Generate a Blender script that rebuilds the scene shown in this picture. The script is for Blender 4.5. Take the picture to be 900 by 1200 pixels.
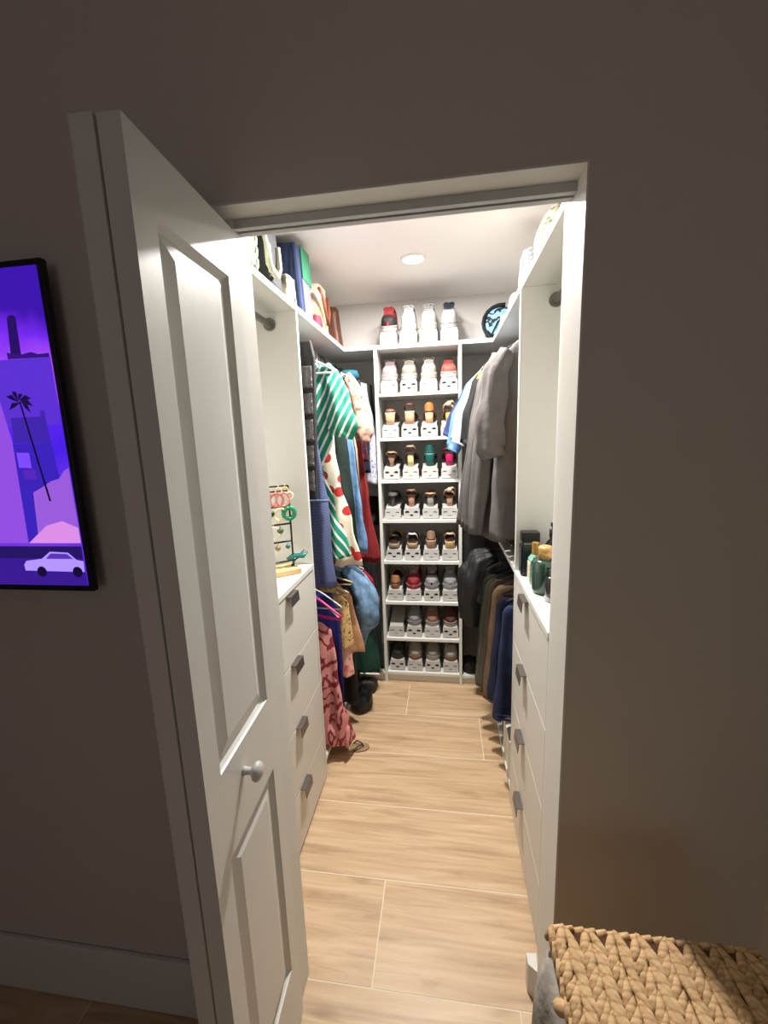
import bpy, math, random
from mathutils import Vector, Matrix, noise
S = bpy.context.scene
for o in list(bpy.data.objects): bpy.data.objects.remove(o)
COL = S.collection
PI = math.pi

# ------------------------------------------------------------------ camera
CAM = Vector((0.06167, -0.81459, 1.55054))
r = Vector((0.98998164, 0.13703344, -0.03403212)); u = Vector((0.00929539, 0.17725223, 0.98412156)); w = Vector((-0.14088983, 0.97457862, -0.17420267))
cd = bpy.data.cameras.new('camera'); cam = bpy.data.objects.new('camera', cd); COL.objects.link(cam)
cd.sensor_fit = 'HORIZONTAL'; cd.sensor_width = 36.0; cd.lens = 490.52/900*36
cd.clip_start = 0.02
cam.matrix_world = Matrix(((r.x,u.x,-w.x,CAM.x),(r.y,u.y,-w.y,CAM.y),(r.z,u.z,-w.z,CAM.z),(0,0,0,1)))
S.camera = cam
# ------------------------------------------------------------------ world, exposure, added room fill
wd = bpy.data.worlds.new('world'); S.world = wd; wd.use_nodes = True
wd.node_tree.nodes['Background'].inputs[0].default_value = (0.9, 0.86, 0.8, 1)
wd.node_tree.nodes['Background'].inputs[1].default_value = 0.02
S.view_settings.view_transform = 'Standard'; S.view_settings.look = 'None'
S.view_settings.gamma = 1.0; S.view_settings.use_curve_mapping = False
S.view_settings.exposure = 0.95
CLOSET_WATTS = (4.2, 23.0)      # downlight over the shoe rack, added unseen fill over the drawers
ROOM_WATTS = 1.85
def area_light(name, loc, size, watts, col, shape='DISK', rot=(0,0,0)):
    l = bpy.data.lights.new(name, 'AREA'); l.shape = shape; l.size = size; l.energy = watts; l.color = col
    o = bpy.data.objects.new(name, l); COL.objects.link(o); o.location = loc; o.rotation_euler = rot
    return o
area_light('room_fill_light', (0.1, -3.17, 1.55), 0.95, ROOM_WATTS, (1, 0.97, 0.86), 'SQUARE', (math.radians(90), 0, 0))  # fill light added behind the camera to lift the dim room walls

# ------------------------------------------------------------------ materials
def lin(c):
    return tuple(((v/255)/12.92 if v/255 <= .04045 else ((v/255+.055)/1.055)**2.4) for v in c)
MATS = {}
def mat(name, rgb, rough=.6, metal=0, **k):
    """rgb is an sRGB 0..255 surface colour"""
    key = name
    if key in MATS: return MATS[key]
    m = bpy.data.materials.new(name); m.use_nodes = True
    b = m.node_tree.nodes['Principled BSDF']
    b.inputs['Base Color'].default_value = (*lin(rgb), 1); b.inputs['Roughness'].default_value = rough
    b.inputs['Metallic'].default_value = metal
    if 'trans' in k: b.inputs['Transmission Weight'].default_value = k['trans']
    if 'alpha' in k: b.inputs['Alpha'].default_value = k['alpha']
    if 'coat' in k: b.inputs['Coat Weight'].default_value = k['coat']
    if 'emit' in k:
        b.inputs['Emission Color'].default_value = (*lin(k.get('ecol', rgb)), 1); b.inputs['Emission Strength'].default_value = k['emit']
    nt = m.node_tree; N = nt.nodes.new; L = nt.links.new
    if 'bump' in k or 'vary' in k:
        tc = N('ShaderNodeTexCoord'); nz = N('ShaderNodeTexNoise'); nz.inputs['Scale'].default_value = k.get('scale', 60); nz.inputs['Detail'].default_value = 5
        L(tc.outputs['Object'], nz.inputs['Vector'])
        if 'bump' in k:
            bp = N('ShaderNodeBump'); bp.inputs['Strength'].default_value = k['bump']; bp.inputs['Distance'].default_value = k.get('dist', .002)
            L(nz.outputs['Fac'], bp.inputs['Height']); L(bp.outputs['Normal'], b.inputs['Normal'])
        if 'vary' in k:
            cr = N('ShaderNodeValToRGB'); c0 = lin(rgb); f = k['vary']
            cr.color_ramp.elements[0].position = .3; cr.color_ramp.elements[1].position = .7
            cr.color_ramp.elements[0].color = (*[v*(1-f) for v in c0], 1); cr.color_ramp.elements[1].color = (*[min(1, v*(1+f)) for v in c0], 1)
            L(nz.outputs['Fac'], cr.inputs['Fac']); L(cr.outputs['Color'], b.inputs['Base Color'])
    MATS[key] = m
    return m
def pattern(name, kind, cols, scale=20, rot=(0,0,0), thr=.5, rough=.8, stretch=(1,1,1), dist=0):
    """woven / printed cloth; cols sRGB list"""
    if name in MATS: return MATS[name]
    m = bpy.data.materials.new(name); m.use_nodes = True; nt = m.node_tree; N = nt.nodes.new; L = nt.links.new
    b = nt.nodes['Principled BSDF']; b.inputs['Roughness'].default_value = rough
    tc = N('ShaderNodeTexCoord'); mp = N('ShaderNodeMapping'); mp.inputs['Rotation'].default_value = rot; mp.inputs['Scale'].default_value = stretch
    L(tc.outputs['Object'], mp.inputs['Vector'])
    cr = N('ShaderNodeValToRGB'); cr.color_ramp.interpolation = 'CONSTANT' if kind in ('stripe', 'dots') else 'LINEAR'
    if kind == 'stripe':
        t = N('ShaderNodeTexWave'); t.wave_type = 'BANDS'; t.bands_direction = 'X'; t.inputs['Scale'].default_value = scale; t.inputs['Distortion'].default_value = dist; t.inputs['Detail'].default_value = 1
        out = t.outputs['Fac']
    elif kind == 'dots':
        t = N('ShaderNodeTexVoronoi'); t.voronoi_dimensions = '2D'; mp.inputs['Rotation'].default_value = (PI/2, 0, 0); t.inputs['Scale'].default_value = scale; t.inputs['Randomness'].default_value = .75; out = t.outputs['Distance']
    elif kind == 'print':
        t = N('ShaderNodeTexWave'); t.wave_type = 'RINGS'; t.inputs['Scale'].default_value = scale; t.inputs['Distortion'].default_value = 14; t.inputs['Detail'].default_value = 3; t.inputs['Detail Scale'].default_value = 2.2; out = t.outputs['Fac']
    else:
        t = N('ShaderNodeTexNoise'); t.inputs['Scale'].default_value = scale; t.inputs['Detail'].default_value = 3; out = t.outputs['Fac']
    L(mp.outputs['Vector'], t.inputs['Vector']); L(out, cr.inputs['Fac'])
    e = cr.color_ramp.elements
    if len(cols) == 2:
        e[0].position = 0; e[1].position = thr
        if kind in ('print', 'noise'): e[0].position = thr-.06; e[1].position = thr+.06
        e[0].color = (*lin(cols[0]), 1); e[1].color = (*lin(cols[1]), 1)
    else:
        n = len(cols); lo, hi = (.3, .7) if kind == 'noise' else (0, 1)
        e[0].position = lo; e[0].color = (*lin(cols[0]), 1); e[1].position = hi; e[1].color = (*lin(cols[-1]), 1)
        for i in range(1, n-1):
            x = e.new(lo+(hi-lo)*i/(n-1)); x.color = (*lin(cols[i]), 1)
    L(cr.outputs['Color'], b.inputs['Base Color'])
    nz = N('ShaderNodeTexNoise'); nz.inputs['Scale'].default_value = 35; L(tc.outputs['Object'], nz.inputs['Vector'])
    bp = N('ShaderNodeBump'); bp.inputs['Strength'].default_value = .35; bp.inputs['Distance'].default_value = .006
    L(nz.outputs['Fac'], bp.inputs['Height']); L(bp.outputs['Normal'], b.inputs['Normal'])
    MATS[name] = m
    return m
def cloth(name, rgb, rough=.85, vary=.12):
    if name in MATS: return MATS[name]
    m = mat(name, rgb, rough, vary=vary, scale=28, bump=.4, dist=.006); nt = m.node_tree; N = nt.nodes.new; L = nt.links.new
    b1 = [n for n in nt.nodes if n.type == 'BUMP'][0]; tc = [n for n in nt.nodes if n.type == 'TEX_COORD'][0]
    mp = N('ShaderNodeMapping'); mp.inputs['Scale'].default_value = (1, 1, .22); mp.inputs['Rotation'].default_value = (0, .12, 0); L(tc.outputs['Object'], mp.inputs['Vector'])
    nz = N('ShaderNodeTexNoise'); nz.inputs['Scale'].default_value = 17; nz.inputs['Detail'].default_value = 2; L(mp.outputs['Vector'], nz.inputs['Vector'])
    b2 = N('ShaderNodeBump'); b2.inputs['Strength'].default_value = .8; b2.inputs['Distance'].default_value = .02
    L(nz.outputs['Fac'], b2.inputs['Height']); L(b2.outputs['Normal'], b1.inputs['Normal'])
    return m
def wood_tile():
    m = bpy.data.materials.new('oak_look_tile'); m.use_nodes = True; nt = m.node_tree; N = nt.nodes.new; L = nt.links.new
    b = nt.nodes['Principled BSDF']; b.inputs['Roughness'].default_value = .42
    tc = N('ShaderNodeTexCoord'); oi = N('ShaderNodeObjectInfo'); ad = N('ShaderNodeVectorMath'); ad.operation = 'MULTIPLY_ADD'
    L(oi.outputs['Random'], ad.inputs[0]); ad.inputs[1].default_value = (13, 7, 5); L(tc.outputs['Object'], ad.inputs[2])
    mp = N('ShaderNodeMapping'); mp.inputs['Scale'].default_value = (1.6, 22, 1); L(ad.outputs[0], mp.inputs['Vector'])
    n1 = N('ShaderNodeTexNoise'); n1.inputs['Scale'].default_value = 1.5; n1.inputs['Detail'].default_value = 8; n1.inputs['Roughness'].default_value = .62; n1.inputs['Distortion'].default_value = .6
    L(mp.outputs['Vector'], n1.inputs['Vector'])
    cr = N('ShaderNodeValToRGB'); e = cr.color_ramp.elements
    e[0].position = .28; e[0].color = (*lin((168, 138, 106)), 1); e[1].position = .72; e[1].color = (*lin((216, 190, 156)), 1)
    x = e.new(.5); x.color = (*lin((198, 167, 131)), 1)
    L(n1.outputs['Fac'], cr.inputs['Fac'])
    m2 = N('ShaderNodeMapping'); m2.inputs['Scale'].default_value = (4, 11, 1); L(ad.outputs[0], m2.inputs['Vector'])
    n2 = N('ShaderNodeTexNoise'); n2.inputs['Scale'].default_value = 1.1; n2.inputs['Detail'].default_value = 2; L(m2.outputs['Vector'], n2.inputs['Vector'])
    c2 = N('ShaderNodeValToRGB'); c2.color_ramp.elements[0].position = .66; c2.color_ramp.elements[0].color = (1, 1, 1, 1); c2.color_ramp.elements[1].position = .8; c2.color_ramp.elements[1].color = (.62, .52, .42, 1)
    L(n2.outputs['Fac'], c2.inputs['Fac'])
    mx = N('ShaderNodeMix'); mx.data_type = 'RGBA'; mx.blend_type = 'MULTIPLY'; mx.inputs[0].default_value = .8
    L(cr.outputs['Color'], mx.inputs[6]); L(c2.outputs['Color'], mx.inputs[7]); L(mx.outputs[2], b.inputs['Base Color'])
    bp = N('ShaderNodeBump'); bp.inputs['Strength'].default_value = .12; bp.inputs['Distance'].default_value = .002; L(n1.outputs['Fac'], bp.inputs['Height']); L(bp.outputs['Normal'], b.inputs['Normal'])
    return m
M_WALL = mat('greige_wall_paint', (202, 197, 189), .8, bump=.12, scale=180, dist=.001)
M_CWALL = mat('closet_wall_paint', (222, 218, 215), .8, bump=.1, scale=150, dist=.001)
M_CEIL = mat('ceiling_paint', (236, 230, 227), .85)
M_TRIM = mat('white_trim_paint', (216, 215, 209), .5)
M_DOOR = mat('white_door_paint', (214, 214, 210), .38, bump=.25, scale=260, dist=.0006)
M_LAM = mat('white_laminate', (220, 221, 215), .42)
M_LAM2 = mat('warm_white_drawer_front', (212, 210, 203), .45)
M_STEEL = mat('brushed_steel', (150, 146, 140), .35, 1)
M_PULL = mat('dark_nickel', (122, 116, 110), .4, .9)
M_ALU = mat('grey_aluminium', (186, 186, 186), .5, .1)
M_BLACK = mat('black_plastic', (14, 14, 15), .4)
M_GROUT = mat('light_grout', (228, 214, 192), .9)
M_TILE = wood_tile()
M_PLASTIC = mat('white_plastic', (192, 191, 188), .4)
M_SLOT_SHADE = mat('dark_slot_shade', (22, 20, 19), .8)  # shade inside an open slot, put into the colour
M_SLOT_SHADE_FAINT = mat('faint_slot_shade', (74, 70, 66), .7)  # paler painted shade for slots that do not open into darkness

# ------------------------------------------------------------------ mesh helpers
ORG = {}
class MB:
    def __init__(s): s.v = []; s.f = []; s.mi = []; s.cur = 0
    def face(s, idx): s.f.append(idx); s.mi.append(s.cur)
    def add(s, vs, fs):
        n = len(s.v); s.v += [Vector(a) for a in vs]
        for f in fs: s.face([i+n for i in f])
        return s
    def box(s, x0, x1, y0, y1, z0, z1):
        return s.add([(x0,y0,z0),(x1,y0,z0),(x1,y1,z0),(x0,y1,z0),(x0,y0,z1),(x1,y0,z1),(x1,y1,z1),(x0,y1,z1)],
                     [(0,3,2,1),(4,5,6,7),(0,1,5,4),(1,2,6,5),(2,3,7,6),(3,0,4,7)])
    def loft(s, rings, cap0=True, cap1=True, closed=True):
        n = len(s.v); m = len(rings[0])
        for q in rings: s.v += [Vector(a) for a in q]
        for i in range(len(rings)-1):
            for j in range(m if closed else m-1):
                k = (j+1) % m
                s.face([n+i*m+j, n+i*m+k, n+(i+1)*m+k, n+(i+1)*m+j])
        if cap0: s.face([n+j for j in reversed(range(m))])
        if cap1: s.face([n+(len(rings)-1)*m+j for j in range(m)])
        return s
    def tube(s, pts, rad, n=8, flat=1.0):
        P = [Vector(p) for p in pts]; R = rad if isinstance(rad, (list, tuple)) else [rad]*len(P); rings = []; pu = None
        for i, p in enumerate(P):
            t = (P[min(i+1, len(P)-1)]-P[max(i-1, 0)]).normalized()
            if pu is None: pu = t.orthogonal().normalized()
            pu = (pu-t*pu.dot(t)).normalized() if (pu-t*pu.dot(t)).length > 1e-5 else t.orthogonal().normalized()
            q = t.cross(pu)
            rings.append([p+pu*math.cos(2*PI*j/n)*R[i]+q*math.sin(2*PI*j/n)*R[i]*flat for j in range(n)])
        return s.loft(rings)
    def lathe(s, prof, c=(0,0,0), n=20, axis='z', sx=1, sy=1, caps=True):
        rings = []
        for rr, h in prof:
            ring = []
            for j in range(n):
                a = 2*PI*j/n; x, y = rr*math.cos(a)*sx, rr*math.sin(a)*sy
                ring.append({'z': (c[0]+x, c[1]+y, c[2]+h), 'x': (c[0]+h, c[1]+x, c[2]+y), 'y': (c[0]+y, c[1]+h, c[2]+x)}[axis])
            rings.append(ring)
        return s.loft(rings, caps, caps)
    def prism(s, poly, y0, y1):      # polygon in xz, extruded along y
        return s.loft([[(x, y0, z) for x, z in poly], [(x, y1, z) for x, z in poly]])
    def xf(s, M): s.v = [M @ a for a in s.v]; return s
    def build(s, name, mats, parent=None, smooth=False, bevel=0, sub=0, org=None):
        me = bpy.data.meshes.new(name)
        if parent is not None: o0 = ORG.get(parent.name, Vector((0,0,0)))
        elif org is not None: o0 = Vector(org)
        else:
            xs = [a.x for a in s.v]; ys = [a.y for a in s.v]
            o0 = Vector(((min(xs)+max(xs))/2, (min(ys)+max(ys))/2, min(a.z for a in s.v)))
        me.from_pydata([tuple(a-o0) for a in s.v], [], s.f)
        mats = mats if isinstance(mats, (list, tuple)) else [mats]
        for m in mats: me.materials.append(m)
        if len(mats) > 1: me.polygons.foreach_set('material_index', s.mi)
        if smooth: me.polygons.foreach_set('use_smooth', [True]*len(me.polygons))
        me.update()
        o = bpy.data.objects.new(name, me); COL.objects.link(o)
        if parent is not None: o.parent = parent; ORG[o.name] = o0
        else: o.location = o0; ORG[o.name] = o0
        if bevel:
            bm = o.modifiers.new('bevel', 'BEVEL'); bm.width = bevel; bm.segments = 2; bm.limit_method = 'ANGLE'
        if sub:
            sm = o.modifiers.new('sub', 'SUBSURF'); sm.levels = sub; sm.render_levels = sub
        return o
def tag(o, label=None, cat=None, group=None, kind=None):
    if label: o['label'] = label
    if cat: o['category'] = cat
    if group: o['group'] = group
    if kind: o['kind'] = kind
    return o
def thing(name, label, cat, loc=(0,0,0), group=None):
    o = bpy.data.objects.new(name, None); COL.objects.link(o); o.location = loc; ORG[o.name] = Vector(loc); o.empty_display_size = .05
    return tag(o, label, cat, group)
def child_local(o, M):       # parts of a thing authored in local space keep their mesh; root moves
    o.matrix_world = M
def struct(name, mb, m, parent=None, **k):
    o = mb.build(name, m, parent, **k)
    if parent is None: o['kind'] = 'structure'
    return o
def box(x0, x1, y0, y1, z0, z1): return MB().box(x0, x1, y0, y1, z0, z1)
def lerp(a, b, t): return a+(b-a)*t
def interp(tab, x):
    if x <= tab[0][0]: return tab[0][1]
    for (a, va), (b, vb) in zip(tab, tab[1:]):
        if x <= b:
            t = (x-a)/(b-a); t = t*t*(3-2*t); return va+(vb-va)*t
    return tab[-1][1]

# ------------------------------------------------------------------ dimensions
XL, XR = -0.488, 0.330            # fronts of the fitted units
WL, WR = -0.825, 0.680            # closet side walls
YB, YR = 1.971, 1.630             # closet back wall, front of the shoe rack
ZC, ZS = 2.387, 2.062             # closet ceiling, top of the wrap-around shelf
YD = 0.845                        # far face of the dividers
JR, JL = 0.300, -0.345            # door opening
ZH = 1.983
# ------------------------------------------------------------------ setting: room and closet shell
fl = struct('floor', box(-2.6, .717, -3.2, YB, -.06, -.0007), M_GROUT, org=(0,0,0))
ROW = .302; seen = {}
offs = {0:-.155, 1:.56, 2:-.56, 3:.245, 4:-.16, 5:.4, -1:.256, -2:-.3, -3:.1, -4:.5, -5:-.2}
for k in range(-11, 7):
    y0 = .107+ROW*k; y1 = min(y0+ROW, YB)
    off = offs.get(k, ((k*.37) % 1.2)-.6); x = off-1.2*math.ceil((off+2.6)/1.2)
    y0 = max(y0, -3.2)
    if y1-y0 < .02: continue
    while x < .717:
        a, b = max(x, -2.6), min(x+1.2, .717)
        if b-a > .02:
            g = .0020
            t = MB().box(a+g, b-g, y0+g, y1-g, -.012, 0).build('floor_tile', M_TILE, fl)
            me = t.data; c = Vector(((a+b)/2, (y0+y1)/2, 0))
            for v in me.vertices: v.co -= c
            t.location = c
        x += 1.2
mb = MB(); mb.box(-2.6, -.42, 0, .12, 0, 2.75); mb.box(JR+.004, .717, 0, .12, 0, 2.75); mb.box(-.42, JR+.004, 0, .12, ZH+.004, 2.75)
struct('wall_front', mb, M_WALL)
struct('wall_right', box(.717, .80, -3.2, .12, 0, 2.75), M_WALL)
struct('wall_left', box(-2.7, -2.6, -3.2, .12, 0, 2.75), M_WALL)
struct('wall_rear', box(-2.7, .80, -3.3, -3.2, 0, 2.75), M_WALL)
wn = MB()
for a, b, c, d in ((-.46,-.39,.98,2.12),(.59,.66,.98,2.12),(-.39,.59,.98,1.05),(-.39,.59,2.05,2.12),(.08,.12,1.05,2.05)): wn.box(a, b, -3.2, -3.175, c, d)
struct('added_window_frame', wn, M_TRIM)  # unseen frame added around the room fill light
struct('ceiling_room', box(-2.7, .80, -3.3, .12, 2.75, 2.82), M_CEIL)
struct('wall_closet_left', box(WL-.08, WL, .12, YB+.08, 0, ZC), M_CWALL)
struct('wall_closet_right', box(WR, WR+.08, .12, YB+.08, 0, ZC), M_CWALL)
struct('wall_back', box(WL, WR, YB, YB+.08, 0, ZC), M_CWALL)
struct('ceiling', box(WL-.08, WR+.08, .12, YB+.08, ZC, ZC+.07), M_CEIL)
# lining of the opening
struct('trim_1', box(JR, JR+.004, -.001, .121, 0, ZH), M_TRIM)
struct('trim_2', box(-.42, JR+.004, -.001, .121, ZH, ZH+.004), M_TRIM)
struct('trim_3', box(-.42, JL, .048, .121, 0, ZH), M_TRIM)
tr = MB(); tr.box(JL, JR, .050, .053, 1.967, ZH-.0004); tr.box(JL, JR, .081, .084, 1.967, ZH-.0004); tr.box(JL, JR, .053, .081, ZH-.004, ZH-.0004)
tr.box(JL, JR, .053, .063, 1.967, 1.970); tr.box(JL, JR, .071, .081, 1.967, 1.970)
tag(struct('trim_4', tr, M_ALU), 'grey metal folding-door track under the door header', None)
# baseboards
def baseboard(name, x0, x1, y0, y1, z1=.185):
    return struct(name, box(x0, x1, y0, y1, 0, z1), M_TRIM, bevel=.004)
baseboard('baseboard_left', -2.6, -.425, -.014, 0)
baseboard('baseboard_right', .305, .717, -.014, 0, .1)
bl = MB(); bl.loft([[(.282,.150,0),(.305,.133,0),(.309,.178,0),(.282,.176,0)], [(.282,.150,.1),(.305,.133,.1),(.309,.178,.1),(.282,.176,.1)]])
struct('trim_5', bl, M_TRIM)
struct('trim_6', box(.284, .300, -.016, .062, 0, .1), M_TRIM, bevel=.002)

# ------------------------------------------------------------------ folding door
def folding_door():
    root = thing('folding_door', 'white two-leaf folding door with raised panels, folded open', 'door', (-.345, -.12, .012))
    n0, f0 = Vector((-.322, -.278, 0)), Vector((-.334, .036, 0)); W = (f0-n0).length; th = .032
    ax = (f0-n0).normalized(); nrm = Vector((ax.y, -ax.x, 0))
    def P(s, d, z, base=n0): q = base+ax*s+nrm*d; return (q.x, q.y, z)
    z0, z1 = .012, 1.953
    for leaf in range(2):
        base = n0-nrm*(leaf*(th+.0025)) - ax*(leaf*.003)
        mb = MB(); panels = [(.05, W-.05, .225, .810), (.05, W-.05, .985, 1.858)]
        # shell without the panel holes on the +normal face
        s0, s1 = 0, W
        mb.add([P(s0,-th,z0,base),P(s1,-th,z0,base),P(s1,-th,z1,base),P(s0,-th,z1,base),P(s0,0,z0,base),P(s1,0,z0,base),P(s1,0,z1,base),P(s0,0,z1,base)],
               [(0,1,2,3),(0,4,5,1),(1,5,6,2),(2,6,7,3),(3,7,4,0)])
        zs = [z0, .225, .810, .985, 1.858, z1]
        for i in range(5):
            za, zb = zs[i], zs[i+1]
            cols = [(0, .05), (W-.05, W)] if i in (1, 3) else [(0, W)]
            for a, b in cols: mb.add([P(a,0,za,base),P(b,0,za,base),P(b,0,zb,base),P(a,0,zb,base)], [(0,1,2,3)])
        o = mb.build('door_leaf', M_DOOR, root)
        for (a, b, za, zb) in panels:
            pm = MB(); rings = []
            for ins, d in ((0, 0), (.002, -.004), (.009, -.010), (.012, -.010), (.040, -.0025), (.042, -.0025)):
                rings.append([P(a+ins,d,za+ins,base), P(b-ins,d,za+ins,base), P(b-ins,d,zb-ins,base), P(a+ins,d,zb-ins,base)])
            pm.loft(rings, cap0=False)
            pm.build('raised_panel', M_DOOR, o)
    k = Vector(P(.128, 0, .925)); kb = MB()
    kb.lathe([(.0085,-.001),(.0075,.006),(.0062,.014),(.010,.019),(.0165,.023),(.0185,.028),(.0165,.033),(.010,.037),(.002,.0385)], (0,0,0), 24, 'x')
    ang = math.atan2(nrm.y, nrm.x); kb.xf(Matrix.Translation(k) @ Matrix.Rotation(ang, 4, 'Z'))
    tag(kb.build('door_knob', M_PLASTIC, root, smooth=True), 'small white round knob')
    for z in (.22, .98, 1.74):       # knuckles of the fold hinges, far side
        h = Vector(P(W-.004, -th-.001, z)); MB().tube([h-Vector((0,0,.03)), h+Vector((0,0,.03))], .004, 8).build('hinge', M_STEEL, root)
folding_door()

# ------------------------------------------------------------------ television
def television():
    x0, x1, z0, z1 = -1.90, -.693, 1.243, 1.911
    root = thing('television', 'wall-mounted flat television glowing with a purple city scene', 'television', ((x0+x1)/2, -.02, z0))
    MB().box(x0, x1, -.044, -.030, z0, z1).build('casing', M_BLACK, root, bevel=.002)
    MB().box(x0+.05, x1-.05, -.030, -.008, z0+.05, z1-.05).build('rear_housing', M_BLACK, root, bevel=.004)
    MB().box(x0+.3, x1-.3, -.008, 0, z0+.15, z1-.15).build('wall_bracket', M_BLACK, root)
    def em(n, c, e=.55): return mat('screen_'+n, (0,0,0), .3, emit=e, ecol=c)
    # screen: vertical gradient of violet light
    m = bpy.data.materials.new('screen_gradient'); m.use_nodes = True; nt = m.node_tree; N = nt.nodes.new; L = nt.links.new
    b = nt.nodes['Principled BSDF']; b.inputs['Base Color'].default_value = (0,0,0,1); b.inputs['Roughness'].default_value = .3; b.inputs['Emission Strength'].default_value = .55
    tc = N('ShaderNodeTexCoord'); sp = N('ShaderNodeSeparateXYZ'); cr = N('ShaderNodeValToRGB'); nz = N('ShaderNodeTexNoise'); nz.inputs['Scale'].default_value = 9; nz.inputs['Detail'].default_value = 4
    ad = N('ShaderNodeMath'); ad.operation = 'MULTIPLY_ADD'; ad.inputs[1].default_value = .22
    L(tc.outputs['Object'], nz.inputs['Vector']); L(nz.outputs['Fac'], ad.inputs[0])
    L(tc.outputs['Generated'], sp.inputs[0]); L(sp.outputs['Z'], ad.inputs[2]); L(ad.outputs[0], cr.inputs['Fac'])
    e = cr.color_ramp.elements; e[0].position = .1; e[0].color = (*lin((70,30,190)),1); e[1].position = 1; e[1].color = (*lin((60,20,170)),1)
    for p_, c in ((.3,(120,60,225)),(.55,(70,30,225)),(.72,(95,40,240)),(.82,(175,80,245)),(.93,(115,40,235))): x = e.new(p_); x.color = (*lin(c),1)
    L(cr.outputs['Color'], b.inputs['Emission Color'])
    scr = MB().box(x0+.012, x1-.010, -.0458, -.0435, z0+.014, z1-.013).build('screen', m, root)
    dy = [-.0459]
    def art(name, poly, c, e=.5):
        d = dy[0]; dy[0] -= .00004
        MB().prism(poly, d-.0001, d).build(name, em(name+str(len(MATS)), c, e), scr)
    art('picture_sea', [(x0+.012,1.60),(-.7035,1.60),(-.7035,1.730),(x0+.012,1.734)], (95,50,215))
    art('picture_tower', [(-.792,1.733),(-.768,1.735),(-.766,1.808),(-.770,1.812),(-.782,1.812),(-.786,1.806)], (50,20,120), .35)
    art('picture_skyline', [(-.80,1.731),(-.705,1.730),(-.705,1.738),(-.73,1.737),(-.745,1.742),(-.77,1.738),(-.80,1.744)], (60,25,140), .4)
    art('picture_villa', [(-.822,1.566),(-.734,1.563),(-.738,1.629),(-.747,1.629),(-.748,1.617),(-.818,1.617)], (70,40,185), .45)
    art('picture_wall', [(x0+.012,1.352),(-.715,1.352),(-.734,1.563),(x0+.012,1.566)], (60,35,190), .5)
    art('picture_hill', [(-.805,1.352),(-.7035,1.352),(-.7035,1.512),(-.715,1.506),(-.730,1.490),(-.75,1.485),(-.775,1.472),(-.797,1.462)], (150,90,215), .55)
    art('picture_ground', [(-.83,1.352),(-.7035,1.352),(-.7035,1.385),(-.74,1.40),(-.78,1.39)], (215,140,225), .55)
    art('picture_ad_column', [(-.95,1.352),(-.831,1.352),(-.825,1.569),(-.836,1.648),(-.95,1.66)], (150,80,230), .5)
    art('picture_balcony', [(-.82,1.515),(-.79,1.513),(-.79,1.545),(-.82,1.546)], (120,70,240), .6)
    art('picture_balcony', [(-.812,1.49),(-.783,1.49),(-.783,1.51),(-.812,1.51)], (90,40,190), .5)
    art('picture_palm_trunk', [(-.762,1.443),(-.757,1.443),(-.788,1.649),(-.792,1.649)], (35,15,70), .3)
    for a, l in ((20,.030),(70,.022),(115,.030),(150,.034),(200,.030),(320,.028),(350,.030)):
        ca, sa = math.cos(math.radians(a)), math.sin(math.radians(a)); cx, cz = -.790, 1.649
        art('picture_palm_frond', [(cx-sa*.003,cz+ca*.003),(cx+ca*l*.6-sa*.006,cz+sa*l*.6+ca*.006),(cx+ca*l,cz+sa*l-.006),(cx+ca*l*.6+sa*.004,cz+sa*l*.6-ca*.004)], (40,18,90), .3)
    art('picture_road', [(x0+.012,1.258),(-.7035,1.258),(-.7035,1.330),(x0+.012,1.330)], (65,30,165), .4)
    art('picture_guard_rail', [(x0+.012,1.318),(-.7035,1.318),(-.7035,1.345),(x0+.012,1.345)], (45,25,120), .35)
    art('picture_car_body', [(-.851,1.290),(-.705,1.288),(-.7035,1.312),(-.72,1.315),(-.738,1.331),(-.782,1.333),(-.805,1.317),(-.845,1.312),(-.852,1.303)], (170,140,245), .6)
    art('picture_car_window', [(-.795,1.317),(-.728,1.317),(-.741,1.328),(-.781,1.329)], (90,55,190), .5)
    for cx in (-.81, -.722):
        art('picture_car_wheel', [(cx+.012*math.cos(t*PI/6), 1.288+.012*math.sin(t*PI/6)) for t in range(12)], (30,15,70), .3)
television()

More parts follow.
